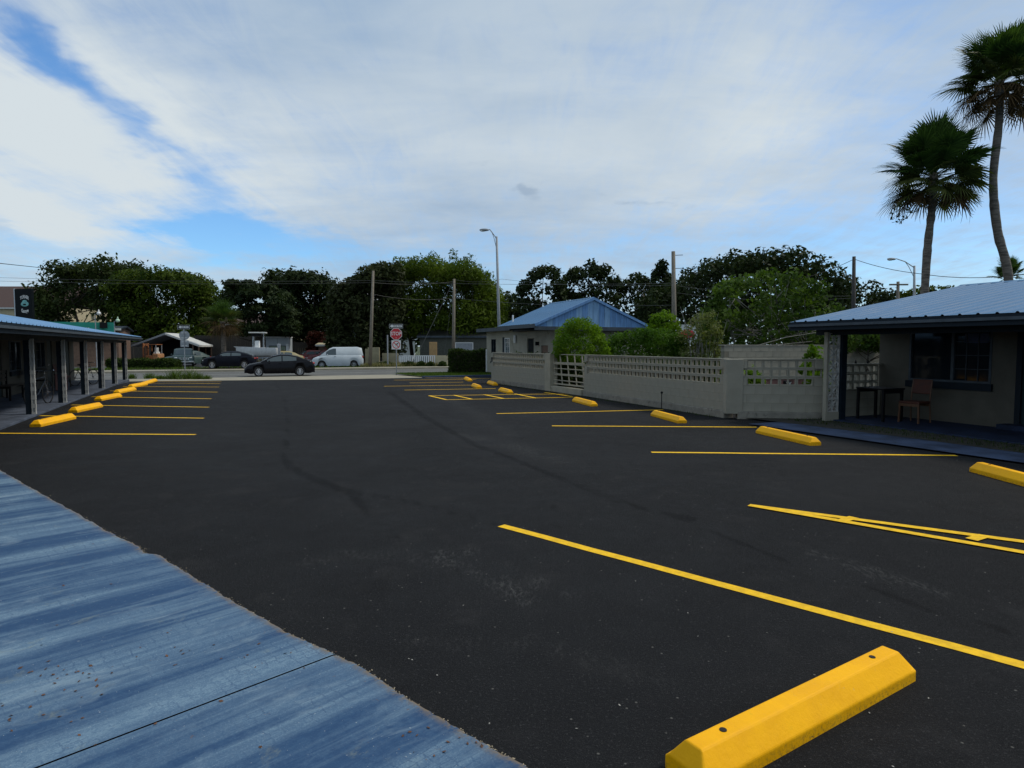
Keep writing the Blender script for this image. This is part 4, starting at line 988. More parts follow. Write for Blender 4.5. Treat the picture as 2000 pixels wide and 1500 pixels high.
for i in range(n):
    a0, a1 = 2 * math.pi * i / n, 2 * math.pi * (i + 1) / n
    ring.add([(.26 * math.cos(a0), -.038, 2.025 + .26 * math.sin(a0)), (.26 * math.cos(a1), -.038, 2.025 + .26 * math.sin(a1)), (.205 * math.cos(a1), -.038, 2.025 + .205 * math.sin(a1)), (.205 * math.cos(a0), -.038, 2.025 + .205 * math.sin(a0))], [(0, 1, 2, 3)])
ring.bar((-.155, -.0395, 2.18), (.155, -.0395, 1.87), .004, .055); ring.build('red_ring', M['red'], s)
MB().bar((-.05, -.037, 1.88), (-.05, -.037, 2.05), .002, .05).bar((-.05, -.037, 2.05), (.08, -.037, 2.09), .002, .05).add([(.07, -.0375, 2.15), (.07, -.0375, 2.03), (.16, -.0375, 2.10)], [(0, 1, 2)]).build('turn_arrow', M['signblack'], s)
sp = at(360, 675, 49); sp.z = -.15
SG = empty('route_sign_post', sp, R(-4), label='one way arrow and backs of two grey route signs on a post across the street', cat='sign')
MB().tube([(0, 0, 0), (0, 0, 3.35)], .035, 8).build('post', M['steel'], SG); one_way(SG, 3.3, 1.0, .33)
MB().prism([(.42 * math.cos(2 * math.pi * i / 20), 2.68 + .36 * math.sin(2 * math.pi * i / 20)) for i in range(20)], .036, .04).build('round_route_plate', M['steel'], SG); MB().box(-.33, .33, .036, .04, 1.78, 2.28).build('square_route_plate', M['steel'], SG)
for z in (2.86, 2.48, 2.18, 1.88): MB().box(-.22, .22, .015, .035, z - .02, z + .02).build('bracket', M['signwhite'], SG)
sp = at(757, 675, 58); sp.z = -.2; o = MB().tube([(0, 0, 0), (0, 0, 2.9)], .06, 8).build('bare_post', M['lampgrey'], label='bare grey post between the tall pole and the stop sign', cat='post'); o.location = sp
for px_, py_, Yp, c, lb in ((193, 612, 58, M['signwhite'], 'white globe lamp above the green shop front, nearer the black sign'), (230, 626, 58, mat('pale_green_globe', (.5, .68, .5), .4), 'pale green globe lamp above the end of the green shop front')):
    a = at(px_ - 5, 675, Yp); a.z = -.28; o = empty('globe_lamp', a, 0, label=lb, cat='lamp', group='globe lamps'); h = at(px_, py_, Yp) - a
    MB().tube([(0, 0, 0), (0, 0, h.z - .05), (h.x, 0, h.z - .1)], .04, 6).build('pole', M['lampgrey'], o); MB().ball(h, .17, 10, 7).tube([h + Vector((0, 0, .14)), h + Vector((0, 0, .34))], [.08, .03], 8).build('globe', c, o, smooth=True)


# ------------------------------------------------------------------ vehicles
def interp(pts, x): return float(np.interp(x, [p[0] for p in pts], [p[1] for p in pts]))
wheel_parts = {}
def wheel(parent, x, y, r, side, spokes=10, steel=False):
    side = -side; key = (round(r, 3), steel, side)
    if key not in wheel_parts:
        n = 24; b = MB()
        prof = [(.62, .0), (.97, .0), (1., .02), (1., .18), (.97, .20), (.6, .2)]
        for (q0, w0), (q1, w1) in zip(prof[:-1], prof[1:]):
            vs = [(r * q * math.cos(2 * math.pi * i / n), side * (-w_), r * q * math.sin(2 * math.pi * i / n)) for q, w_ in ((q0, w0), (q1, w1)) for i in range(n)]
            b.add(vs, [(i, (i + 1) % n, n + (i + 1) % n, n + i) for i in range(n)])
        ty = b.mesh('tyre', M['rubber'], True); b = MB(); rr = r * .64
        b.tube([(0, -side * .03, 0), (0, -side * .10, 0)], rr * .98, n); dk = b.mesh('wheel_well', M['black']); b = MB()
        vs = [(rr * q * math.cos(2 * math.pi * i / n), side * (-w_), rr * q * math.sin(2 * math.pi * i / n)) for q, w_ in ((1., -.004), (.88, .01)) for i in range(n)]
        b.add(vs, [(i, (i + 1) % n, n + (i + 1) % n, n + i) for i in range(n)])
        if steel: b.tube([(0, -side * .02, 0), (0, -side * .045, 0)], rr * .75, n)
        else:
            for k in range(spokes):
                a = 2 * math.pi * k / spokes; b.bar((.04 * math.cos(a), -side * .004, .04 * math.sin(a)), (rr * .92 * math.cos(a), -side * .008, rr * .92 * math.sin(a)), .05, .025)
        b.tube([(0, side * .006, 0), (0, -side * .03, 0)], .06, 10)
        wheel_parts[key] = (ty, dk, b.mesh('rim', M['rim'] if not steel else M['lampgrey']))
    ty, dk, rm = wheel_parts[key]; w_ = link('wheel', ty, parent, (x, y, r)); link('rim', rm, w_); link('wheel_well', dk, w_)


def car(name, loc, rz, label, cat, length, width, paint, belt, roof, wheels, wr, glass_span, pillars, arch=1.18, tumble=.74, zb=.2, steel=False, group=None, lower=None, spokes=10, tail=True, sx=1.):
    """front towards -x. belt: (x, z) of bonnet, shoulder and boot; roof: (x, z) of the cabin line; wheels: x of the axles"""
    o = empty(name, loc, rz, label=label, cat=cat, group=group); W2 = width / 2
    xs = set(np.linspace(0, length, 26)); 
    for wx_ in wheels:
        for k in np.linspace(-1, 1, 11): xs.add(wx_ + k * wr * arch)
    xs = sorted(x for x in xs if 0 <= x <= length)
    def wid(x): e = min(x, length - x); return W2 * (1 - .16 * max(0, 1 - e / .55) ** 2.0)
    b = MB(); vs = []; K = 13
    for x in xs:
        z0 = zb + (.06 if x < .2 or x > length - .2 else 0)
        for wx_ in wheels:
            dx = abs(x - wx_)
            if dx < wr * arch: z0 = max(z0, wr + math.sqrt(max(0, (wr * arch) ** 2 - dx * dx)))
        zs = interp(belt, x); w_ = wid(x); z0 = min(z0, zs - .12); zm = z0 + (zs - z0) * .5
        half = [(w_ * .96, z0), (w_, min(zm, z0 + .2)), (w_ * 1.0, zm), (w_ * .975, zs - .10), (w_ * .90, zs - .015), (w_ * .6, zs + .025), (0, zs + .04)]
        sec = [(-y_, z_) for y_, z_ in half] + [(y_, z_) for y_, z_ in half[-2::-1]]
        vs += [(x, y_, z_) for y_, z_ in sec]
    fs = [(i * K + k, i * K + k + 1, (i + 1) * K + k + 1, (i + 1) * K + k) for i in range(len(xs) - 1) for k in range(K - 1)]
    fs += [tuple(range(K))[::-1], tuple((len(xs) - 1) * K + k for k in range(K))]
    b.add(vs, fs); b.build('body', paint, o, smooth=True)
    # underside / inner arches
    MB().box(.25, length - .25, -W2 * .86, W2 * .86, zb + .02, wr * 2.1).build('underbody', M['black'], o)
    # cabin: roof shell with glass sides
    rx = [p[0] for p in roof]; c = MB(); vs = []; cx = sorted(set(np.linspace(rx[0], rx[-1], 22)) | set(rx)); K = 7
    for x in cx:
        zr, zs = interp(roof, x), interp(belt, x); w_ = wid(x); hgt = max(zr - zs, .0); k = hgt / max(.2, max(p[1] for p in roof) - interp(belt, rx[len(rx) // 2])); wt = w_ * (.9 - (.9 - tumble) * min(1, k))
        half = [(w_ * .905, zs - .02), (wt, zr - .05 * min(1, k)), (wt * .82, zr), (0, zr + .025 * min(1, k))]
        vs += [(x, -y_, z_) for y_, z_ in half] + [(x, y_, z_) for y_, z_ in half[-2::-1]]
    c.add(vs, [(i * K + k, i * K + k + 1, (i + 1) * K + k + 1, (i + 1) * K + k) for i in range(len(cx) - 1) for k in range(K - 1)]); c.build('cabin', paint, o, smooth=True)
    # side windows follow the cabin side, 4 mm proud
    for s in (-1, 1):
        for g0, g1 in glass_span:
            gx = np.linspace(g0, g1, 9); top = []; bot = []
            for x in gx:
                zr, zs = interp(roof, x), interp(belt, x); w_ = wid(x); k = (zr - zs) / max(.2, max(p[1] for p in roof) - interp(belt, rx[len(rx) // 2])); wt = w_ * (.9 - (.9 - tumble) * min(1, k))
                ylo, yhi = w_ * .905, wt; zlo, zhi = zs - .02, zr - .05 * min(1, k)
                f0 = min(.9, .045 / max(.05, zhi - zlo)); f1 = 1 - min(.5, .055 / max(.05, zhi - zlo))
                bot.append((x, s * (ylo + (yhi - ylo) * f0 + .005), zlo + (zhi - zlo) * f0)); top.append((x, s * (ylo + (yhi - ylo) * f1 + .005), zlo + (zhi - zlo) * f1))
            q = MB().add(bot + top, [(i, i + 1, 10 + i, 9 + i) if s < 0 else (i + 1, i, 9 + i, 10 + i) for i in range(8)]); q.build('side_window', M['carglass'], o)
    # windscreen and rear window
    def screen(nm, xa, xb, inset=.06):
        a_ = []; 
        for x in np.linspace(xa, xb, 5):
            zr, zs = interp(roof, x), interp(belt, x); w_ = wid(x); k = (zr - zs) / max(.2, max(p[1] for p in roof) - interp(belt, rx[len(rx) // 2])); wt = w_ * (.9 - (.9 - tumble) * min(1, k)) * .82
            a_ += [(x, -wt + inset * .3, zr + .012), (x, 0, zr + .012 + .025 * min(1, k)), (x, wt - inset * .3, zr + .012)]
        MB().add(a_, [(i * 3 + k, i * 3 + k + 1, i * 3 + k + 4, i * 3 + k + 3) for i in range(4) for k in (0, 1)]).build(nm, M['carglass'], o)
    screen('windscreen', roof[0][0] + .06, roof[1][0] - .02)
    if tail: screen('rear_window', roof[-2][0] + .04, roof[-1][0] - .06)
    for x in wheels:
        for s in (-1, 1): wheel(o, x, s * (W2 - .025), wr, -s, spokes, steel)
    for s in (-1, 1):
        z = interp(belt, .12) - .14; MB().ball((.14, s * W2 * .66, z), .15, 10, 6, (.9, 1.1, .5)).build('headlight', M['clearlamp'], o, smooth=True)
        z = interp(belt, length - .1) - .14; MB().ball((length - .14, s * W2 * .72, z), .14, 10, 6, (1.2, .9, .6)).build('tail_light', M['redlamp'], o, smooth=True)
        MB().ball((glass_span[0][0] + .12, s * (W2 + .07), interp(belt, glass_span[0][0]) + .06), .09, 8, 6, (.6, 1, .7)).build('mirror', paint, o, smooth=True)
        for g0, g1 in glass_span: MB().box(g1 - .18, g1 - .02, s * W2 * .985 - .012, s * W2 * .985 + .012, interp(belt, g1) - .13, interp(belt, g1) - .105).build('door_handle', M['black'] if paint is M['whitevan'] else paint, o)
    MB().box(.0, .04, -W2 * .45, W2 * .45, .42, .60).build('grille', M['black'], o)
    MB().box(-.012, .0, -.26, .26, .36, .48).build('number_plate', M['offwhite'], o)
    if sx != 1: o.scale = (sx, 1, 1)
    return o
def car_at(pxl, pxr, ybase, Y, **k):
    pass
# black saloon driving left on the street; front at photo x 474
SV = .45
p = at(474.5, 675, 1.0)
def on_u(px, u, z):
    """ground point in the direction px at lot coordinate u"""
    r = ray(px, 675); k = u / (-r.x * math.sin(TH) + r.y * math.cos(TH)); return Vector((r.x * k, r.y * k, z))
a = on_u(476, 45.4, -.29)
car('black_saloon', a, TH, 'black saloon car with multi-spoke wheels passing on the street', 'car', 4.85, 1.82, M['blackcar'],
    [(0, .56), (.08, .68), (.35, .80), (1.0, .92), (1.35, .96), (3.2, 1.0), (4.0, 1.04), (4.6, 1.06), (4.8, .98), (4.85, .7)],
    [(1.12, .96), (1.95, 1.36), (2.45, 1.46), (3.0, 1.45), (3.6, 1.33), (4.35, 1.07)], [.95, 3.78], .335, [(1.55, 2.52), (2.60, 3.55)], [], spokes=10, sx=.90)
a = on_u(607, 59.5, -.27)
car('white_van', a, TH + R(-6), 'small white panel van parked left of the tall pole', 'van', 4.75, 1.85, M['whitevan'],
    [(0, .55), (.1, .80), (.5, .98), (1.0, 1.10), (1.5, 1.16), (4.6, 1.16), (4.72, 1.10), (4.75, .8)],
    [(.75, 1.08), (1.65, 1.72), (2.0, 1.85), (4.2, 1.87), (4.6, 1.78), (4.72, 1.2)], [.95, 3.85], .33, [(1.35, 2.25)], [], tumble=.84, steel=True, tail=False, sx=.95)
a = on_u(397, 58.2, -.16)
car('navy_hatchback', a, TH - R(8), 'dark navy car with high cabin parked across the street behind the black saloon', 'car', 4.7, 1.85, M['navycar'],
    [(0, .60), (.1, .82), (.6, .94), (1.2, 1.02), (3.5, 1.05), (4.5, 1.04), (4.68, .95), (4.7, .7)],
    [(1.1, 1.0), (1.75, 1.34), (2.1, 1.42), (3.0, 1.42), (3.5, 1.32), (4.5, 1.06)], [.9, 3.7], .34, [(1.6, 2.5), (2.58, 3.4)], [], sx=.87)
jp = at(358, 675, 60); jp.z = -.26
car('green_estate_car', jp + Vector((-.05, 0, 0)), R(116), 'grey green four wheel drive parked facing the street beside the carport', 'car', 4.6, 1.85, M['greencar'],
    [(0, .75), (.05, .98), (.5, 1.05), (1.2, 1.10), (4.4, 1.12), (4.6, 1.0)], [(1.1, 1.08), (1.7, 1.62), (2.0, 1.70), (4.2, 1.72), (4.55, 1.15)], [.85, 3.6], .36, [(1.5, 2.4), (2.5, 3.3), (3.4, 4.2)], [], zb=.32, tumble=.84)
jo = bpy.data.objects[[o.name for o in S.objects if o.name.startswith('green_estate_car')][0]]
for i in range(7): MB().box(-.03, .0, -.48 + i * .14, -.40 + i * .14, .66, .90).build('grille_slot', M['chrome'], jo)
MB().box(-.12, .02, -.88, .88, .42, .56).build('bumper', M['chrome'], jo, bevel=.02)
for i, (pxa, u, lb, pt, rz2) in enumerate([(325, 71, 'grey green car with sloping screen standing left of the four wheel drive', M['greencar'], 40), (568, 75, 'old red car parked behind the saloon, before the dark fence', M['redcar'], 10), (596, 72, 'faded red car with pale bumper parked behind the white van nose', M['redcar'], 4), (500, 66.5, 'pale yellow pick-up seen just above the black saloon roof', M['yelcar'], 8)]):
    a = on_u(pxa, u, -.26)
    car('parked_car', a, TH + R(rz2), lb, 'car', 4.4, 1.75, pt, [(0, .6), (.1, .80), (.6, .92), (1.2, .98), (3.8, 1.0), (4.3, .98), (4.4, .7)],
        [(1.1, .98), (1.65, 1.38), (2.0, 1.46), (3.0, 1.45), (3.5, 1.3), (4.0, 1.02)], [.85, 3.5], .31, [(1.5, 2.4), (2.48, 3.2)], [], group='old cars in the yard across the street')
# dark red van behind
a = on_u(634, 76, -.26); dv = empty('dark_red_utility_cart', a, TH, label='dark red frame of a utility cart behind the white van windscreen', cat='cart')
MB().box(0, 2.2, -.6, .6, .35, .8).build('body', M['redvan'], dv, bevel=.05)
for x in (.1, 1.9):
    for s in (-.55, .55): MB().bar((x, s, .8), (x, s, 1.9), .07).build('canopy_post', M['redvan'], dv)
MB().box(0, 2.1, -.65, .65, 1.88, 1.96).build('canopy', M['redvan'], dv)
for x in (.4, 1.8):
    for s in (-.6, .6): wheel(dv, x, s, .28, 1 if s < 0 else -1, steel=True)

# boat with T-top
a = on_u(461, 66.0, .16); bt = empty('motor_boat', a, TH - R(6), label='white centre console boat with T-top on a trailer behind the navy car', cat='boat')
xs = np.linspace(0, 5.3, 15); K = 9; vs = []
for x in xs:
    k = min(1, (x + .05) / 2.6) ** .55; hw = 1.05 * k; keel = 1.02 - .55 * min(1, x / 1.6) ** .7; sh = 1.50 - .13 * min(1, x / 4); 
    vs += [(x - .35 * (1 - k), -hw, sh), (x, -hw * .97, sh - .14), (x, -hw * .80, keel + .25), (x, -hw * .4, keel + .1), (x, 0, keel)] + [(x, hw * .4, keel + .1), (x, hw * .80, keel + .25), (x, hw * .97, sh - .14), (x - .35 * (1 - k), hw, sh)]
h = MB().add(vs, [(i * K + k, i * K + k + 1, (i + 1) * K + k + 1, (i + 1) * K + k) for i in range(14) for k in range(K - 1)] + [tuple(14 * K + k for k in range(K))]); h.build('hull', M['white'], bt, smooth=True); bt.scale = (.70, 1, 1)
MB().add([(x - (.35 * (1 - min(1, (x + .05) / 2.6) ** .55)), s * 1.05 * min(1, (x + .05) / 2.6) ** .55, 1.47 - .13 * min(1, x / 4)) for x in xs for s in (-1, 1)], [(2 * i, 2 * i + 1, 2 * i + 3, 2 * i + 2) for i in range(14)]).build('deck', M['white'], bt)
for x in (2.2, 3.5):
    for s in (-.6, .6): MB().tube([(x, s, 1.35), (x + .05, s * .85, 2.75)], .03, 6).build('top_post', M['chrome'], bt)
MB().box(1.7, 3.9, -.85, .85, 2.75, 2.85).build('t_top', M['offwhite'], bt, bevel=.03); MB().box(2.0, 3.3, -.6, .6, 2.45, 2.72).build('equipment_box', M['black'], bt, bevel=.03)
MB().box(2.4, 3.0, -.35, .35, 1.35, 2.05).build('console', M['white'], bt, bevel=.05); MB().box(5.25, 5.65, -.2, .2, .7, 1.75).build('outboard_motor', M['lampgrey'], bt, bevel=.05)
MB().bar((-.6, 0, .25), (5, 0, .45), .1).bar((1.5, -.7, .35), (5, -.7, .5), .08).bar((1.5, .7, .35), (5, .7, .5), .08).bar((3.4, -.7, .0), (3.4, -.7, .5), .1).bar((3.4, .7, .0), (3.4, .7, .5), .1).build('trailer_frame', M['steel'], bt)
for s in (-.95, .95): wheel(bt, 3.4, s, .3, 1 if s < 0 else -1, steel=True)
for w_ in bt.children:
    if w_.name.startswith('wheel'): w_.location.z -= .36
# food trailer
a = on_u(519, 78, -.26); ft = empty('food_trailer', a, TH - R(14), label='white food trailer with a serving window beside the boat', cat='trailer')
MB().box(0, 2.55, 0, 2.0, .5, 2.9).build('body', M['whitevan'], ft, bevel=.04); MB().box(-.05, 2.6, -.08, 2.05, 2.9, 3.02).build('roof', M['white'], ft, bevel=.02)
f = MB().box(.35, 2.2, -.03, -.002, 1.15, 2.0).build('serving_window', M['black'], ft); MB().box(.4, 2.15, -.045, -.031, 1.45, 1.95).build('pane', mat('pale_green_reflection_pane', (.22, .27, .2), .2), f)
MB().box(1.25, 1.3, -.012, -.002, 2.05, 2.85).build('seam_strip', M['lampgrey'], ft); MB().box(.2, 2.4, -.35, 0, 1.02, 1.08).build('counter', M['offwhite'], ft); MB().box(2.2, 2.5, -.02, -.002, .6, 2.2).build('door', M['white'], ft)
for s in (.2, 1.8): wheel(ft, 1.2, s, .32, 1 if s < 1 else -1, steel=True)
# forklift
a = at(283, 675, 68); a.z = -.26; fk = empty('forklift', a, R(-8), label='rusty orange forklift with a gas bottle at the mouth of the carport', cat='forklift')
MB().box(.35, 1.75, -.5, .5, .25, .95).build('body', M['rust'], fk, bevel=.06); MB().box(1.2, 1.85, -.52, .52, .5, 1.15).build('counterweight', mat('pale_orange_paint', (.45, .22, .10), .6, .2), fk, bevel=.08)
for x in (.45, 1.6):
    for s in (-.45, .45): MB().bar((x, s, .9), (x, s, 2.1), .06).build('guard_post', M['rust'] if x < 1 else M['lampgrey'], fk)
MB().box(.4, 1.65, -.5, .5, 2.08, 2.15).build('guard_roof', M['rust'], fk)
for s in (-.35, .35): MB().box(0.02, .14, s - .06, s + .06, .1, 2.25).build('mast_rail', M['rust'], fk)
MB().box(.0, .15, -.4, .4, 2.0, 2.2).box(-.05, .0, -.4, .4, .2, .6).build('carriage', M['rust'], fk)
for s in (-.25, .25): MB().box(-1.0, -.05, s - .06, s + .06, .12, .17).build('fork', M['black'], fk)
MB().tube([(1.35, -.3, 1.2), (1.35, .3, 1.2)], .17, 12).tube([(1.35, 0, 1.25), (1.35, 0, 1.8)], .19, 12).build('gas_bottle', M['offwhite'], fk, smooth=False); MB().box(.8, 1.2, -.25, .25, .95, 1.4).build('seat', M['black'], fk)
for x in (.5, 1.5):
    for s in (-.5, .5): wheel(fk, x, s, .27, 1 if s < 0 else -1, steel=True)
# carport
a = at(323, 675, 72); a.z = -.26; cp = empty('carport', a, R(10), label='grey gabled carport canopy over the forklift across the street', cat='carport')
hz = at(323, 650, 72).z + .26; ez2 = at(323, 674, 72).z + .26; hw = 3.55
for s in (-1, 1): MB().add([(0, 0, hz), (s * hw, 0, ez2), (s * hw, 5.5, ez2), (0, 5.5, hz), (0, 0, hz - .22), (s * hw, 0, ez2 - .2), (s * hw, 5.5, ez2 - .2), (0, 5.5, hz - .22)], [(0, 1, 2, 3), (4, 5, 6, 7), (0, 1, 5, 4), (1, 2, 6, 5)]).build('roof_slope', M['lampgrey'] if s < 0 else M['offwhite'], cp)
for x in (-hw + .15, hw - .15, hw - .75):
    for y in (.3, 5.2): MB().box(x - .06, x + .06, y - .06, y + .06, 0, ez2 + .05).build('post', M['brownwall'] if x > 0 else M['pole'], cp)
MB().box(-hw + .2, hw - .2, 5.3, 5.4, 0, hz - .6).build('rear_panel', M['black'], cp)

# ------------------------------------------------------------------ buildings and fences across the street
def gable_house(name, px0, px1, yeave, yridge, Y, depth, wm, rm, label, rz=0., wins=(), over=.3, gable_front=False):
    a = at(px0, yeave, Y); b_ = at(px1, yeave, Y); wdt = b_.x - a.x; ze = a.z; zr = at(px0, yridge, Y).z
    o = empty(name, ((a.x + b_.x) / 2, Y, -.3), rz, label=label, cat='house'); h = ze + .3; hr = zr + .3; W2 = wdt / 2
    MB().box(-W2, W2, 0, depth, 0, h).build('wall', wm, o)
    if gable_front:
        MB().prism([(-W2, h), (W2, h), (0, hr - .1)], .01, depth - .01).build('gable_wall', wm, o)
        for s in (-1, 1): MB().add([(0, -over, hr), (s * (W2 + over), -over, h - .1), (s * (W2 + over), depth, h - .1), (0, depth, hr), (0, -over, hr - .15), (s * (W2 + over), -over, h - .25), (s * (W2 + over), depth, h - .25), (0, depth, hr - .15)], [(0, 1, 2, 3), (4, 5, 6, 7), (0, 1, 5, 4), (1, 2, 6, 5)]).build('roof_slope', rm, o)
    else:
        MB().prism([(-over, h - .05), (depth / 2, hr), (depth + over, h - .05), (depth + over, h - .2), (depth / 2, hr - .15), (-over, h - .2)], -W2 - over, W2 + over, 'x').build('roof', rm, o)
        MB().box(-W2 - over, W2 + over, -over - .04, -over - .002, h - .26, h - .05).build('fascia', M['offwhite'], o)
    for x0, x1, z0, z1 in wins:
        f = MB().box(x0, x1, -.05, -.002, z0, z1).build('window', M['signwhite'], o); MB().box(x0 + .08, x1 - .08, -.06, -.051, z0 + .08, z1 - .08).build('pane', M['carglass'], f)
    return o
gable_house('brown_roofed_house', -200, 118, 600, 552, 95, 12, M['cream'], M['shingle'], 'two storey cream house with brown shingle roof behind the black sign', 0, [(6.3, 7.2, 4.4, 6.0), (9.5, 10.5, 4.4, 6)])
gable_house('cream_house', 385, 572, 632, 610, 88, 10, M['tan'], M['shingle'], 'tan house half hidden behind the trees and the food trailer', 0, [(-4, -3, 1.2, 2.4)])
gable_house('grey_gabled_house', 632, 760, 615, 562, 84, 10, M['greysiding'], M['greyroof'], 'steep gabled grey blue clapboard house behind the van', R(-12), [(-1.2, -.6, 3, 4.6)], gable_front=True)
gable_house('low_brown_shop', 622, 720, 672, 664, 76, 6, M['brownwall'], M['cream'], 'low brown building with a pale yellow eave behind the white van', 0)
gable_house('garden_house', 820, 965, 655, 640, 71, 6, mat('shaded_green_stucco', (.07, .075, .06), .8), mat('dark_mossy_roof', (.02, .022, .016), .9), 'low grey house behind the bamboo with a wide white window', 0, [(-.2, 1.8, 1.4, 2.4)])
gable_house('storefront', 95, 226, 640, 634, 62, 10, M['brownwall'], M['teal'], 'shop with a bright green fascia beyond the left roof')
sf = [o for o in S.objects if o.name == 'storefront'][0]; sf.rotation_euler.z = R(25); sf.location = at(226, 675, 62) - Vector((3.0 * math.cos(R(25)) - 0, 3.0 * math.sin(R(25)), 0)); sf.location.z = -.3
zt0 = at(0, 629, 60).z + .3; zt1 = at(0, 662, 60).z + .3
MB().box(-3.4, 3.0, -.9, -.7, zt1, zt0).build('green_fascia', M['storegreen'], sf); words('lettering', 'Coffee', .62, M['signwhite'], sf, (.62, -.91, at(0, 645.5, 61).z + .3), shear=.3, bold=.008)
MB().box(1.9, 2.5, -1.2, -.95, at(0, 641, 61).z + .3, at(0, 630, 61).z + .3).build('roof_vent', M['black'], sf)
gh = [o for o in S.objects if o.name == 'garden_house'][0]
for c in gh.children:
    if c.name.startswith('fascia'): c.data.materials[0] = M['trim']
    if c.name.startswith('window'):
        for q in c.children: q.data.materials[0] = M['lampgrey']
# tall black sign with emblem
a = at(52, 675, 58); a.z = -.28; sg = empty('shop_sign', a, R(-14), label='tall black hanging sign with white lettering and a teal car emblem', cat='sign'); sgz0, sgz1 = at(52, 640, 58).z + .28, at(52, 564, 58).z + .28
MB().box(-.95, .95, -.12, .12, sgz0 - .3, sgz1).build('panel', M['signblack'], sg, bevel=.02); MB().box(-1.05, -.955, -.14, .5, sgz0 + .4, sgz1 + .02).build('side_face', M['whitevan'], sg)
MB().tube([(0, 0, 0), (0, 0, sgz0)], .12, 8).build('post', M['black'], sg)
zc = (sgz0 + sgz1) / 2 + .35
words('lettering', 'TURNER', .42, M['signwhite'], sg, (.15, -.13, zc + .66), sx=.62, curve=.25, bold=.008); words('lettering', 'Garage', .46, M['signwhite'], sg, (.15, -.13, zc - .62), sx=.62, curve=-.18, bold=.01)
MB().ball((.15, -.12, zc + .02), .46, 16, 8, (1, .05, .50)).build('emblem', M['signteal'], sg); MB().ball((.15, -.13, zc + .22), .28, 12, 8, (1, .05, .6)).build('emblem_cabin', M['signteal'], sg); MB().ball((.15, -.142, zc - .02), .12, 12, 8, (1.6, .05, .6)).build('emblem_grille', M['signblack'], sg)
# other sign board: white with red, behind the vines
a = at(1343, 675, 40); a.z = -.2; wb = empty('roadside_board', a, R(5), label='white board with a red oval half hidden by pale shrub branches', cat='sign')
MB().box(-.85, .6, -.05, .05, at(0, 672, 40).z + .2, at(0, 634, 40).z + .2).build('panel', M['offwhite'], wb); MB().ball((-.05, -.05, at(0, 652, 40).z + .2), .42, 14, 8, (1.1, .1, .65)).build('red_oval', M['red'], wb)
for x in (-.6, .4): MB().bar((x, 0, 0), (x, 0, 1.9), .08).build('post', M['pole'], wb)

def plank_fence(name, px0, px1, ytop, Y, label, mt=M['fence'], w_=.28):
    a, b_ = at(px0, ytop, Y), at(px1, ytop, Y); h = a.z + .28; o = empty(name, (a.x, Y, -.28), 0, label=label, cat='fence'); ln = b_.x - a.x; n = int(ln / w_); me = [MB().box(.004, w_ - .008, -.02 + .01 * (i % 2), 0 + .01 * (i % 2), 0, h + [-.03, .02, 0][i]).mesh('plank', mt) for i in range(3)]
    for i in range(n): link('plank', me[(i * 7 + i // 3) % 3], o, (i * w_, 0, 0))
    return o
plank_fence('dark_plank_fence', 378, 520, 655, 80, 'tall dark plank fence behind the small palm')
plank_fence('grey_plank_fence', 560, 640, 668, 79, 'dark plank fence with red car before it, left of the brown shop')
plank_fence('dark_plank_fence', 225, 300, 668, 78, 'dark plank fence behind the carport')
a = at(718, 675, 61); a.z = -.28; MB().box(0, 1.1, 0, .25, 0, 1.85).box(-.25, 0, .0, .25, 0, 1.7).build('tan_wall_end', M['tan'], bevel=.01, label='tan stucco wall end right behind the pole beside the van', cat='wall').location = a
o = MB().box(0, 1.5, .3, .5, 0, 1.3).build('low_tan_wall', M['tan'], label='low grey tan wall behind the bare post', cat='wall'); o.location = at(745, 675, 61); o.location.z = -.28
a = at(779, 675, 60); a.z = -.28; bl = empty('white_balustrade', a, R(6), label='low white picket balustrade behind the roadside shrubs', cat='fence')
blw = at(850, 675, 60).x - a.x
MB().box(0, blw, -.04, .04, 1.02, 1.10).build('top_rail', M['white'], bl); MB().box(0, blw, -.04, .04, .25, .32).build('bottom_rail', M['white'], bl)
pk = MB().box(-.06, .06, -.03, .03, .32, 1.02).mesh('baluster', M['white'])
for i in range(18): link('baluster', pk, bl, (.1 + i * (blw - .2) / 17, 0, 0))
o = MB().box(0, at(874, 675, 60).x - at(850, 675, 60).x, -.1, .1, 0, 1.1).build('low_tan_wall', M['cream'], label='low cream wall at the end of the white balustrade', cat='wall'); o.location = at(850, 675, 60); o.location.z = -.28
o = MB().box(-.4, .4, -.05, .05, 0, 2.2).build('wooden_door', M['door'], bevel=.03, label='pale wooden door behind the balustrade', cat='door'); o.location = at(846, 675, 66); o.location.z = -.1

# ------------------------------------------------------------------ trees
tree('oak_tree', 90, [(78, 575), (90, 540), (115, 517), (150, 514), (185, 509), (225, 505), (242, 508), (262, 520), (278, 550)], 640, L_['olive'], 14000, .26, (14, 26), .3, 2, 'dark feathery oak left of the round green tree, above the green shop', group='trees across the street', jag=.8)
tree('oak_tree', 86, [(222, 575), (248, 538), (290, 530), (335, 523), (368, 533), (398, 546), (418, 578), (428, 620)], 692, L_['green'], 32000, .24, (16, 28), .3, 2, 'broad rounded green tree above the carport', group='trees across the street', fill=2.6)
tree('oak_tree', 72, [(432, 566), (446, 548), (485, 541), (512, 548), (540, 562), (562, 592), (578, 640)], 660, L_['dark'], 12000, .24, (12, 24), .3, 1, 'layered dark tree behind the boat', group='trees across the street', flat=.6)
tree('cedar_tree', 82, [(518, 552), (532, 532), (560, 526), (578, 536), (598, 530), (618, 532), (642, 548), (655, 585), (662, 625)], 682, L_['dark'], 18000, .25, (12, 24), .3, 2, 'nearly black tree with pointed tufts left of the grey gabled house', group='trees across the street', jag=1.0)
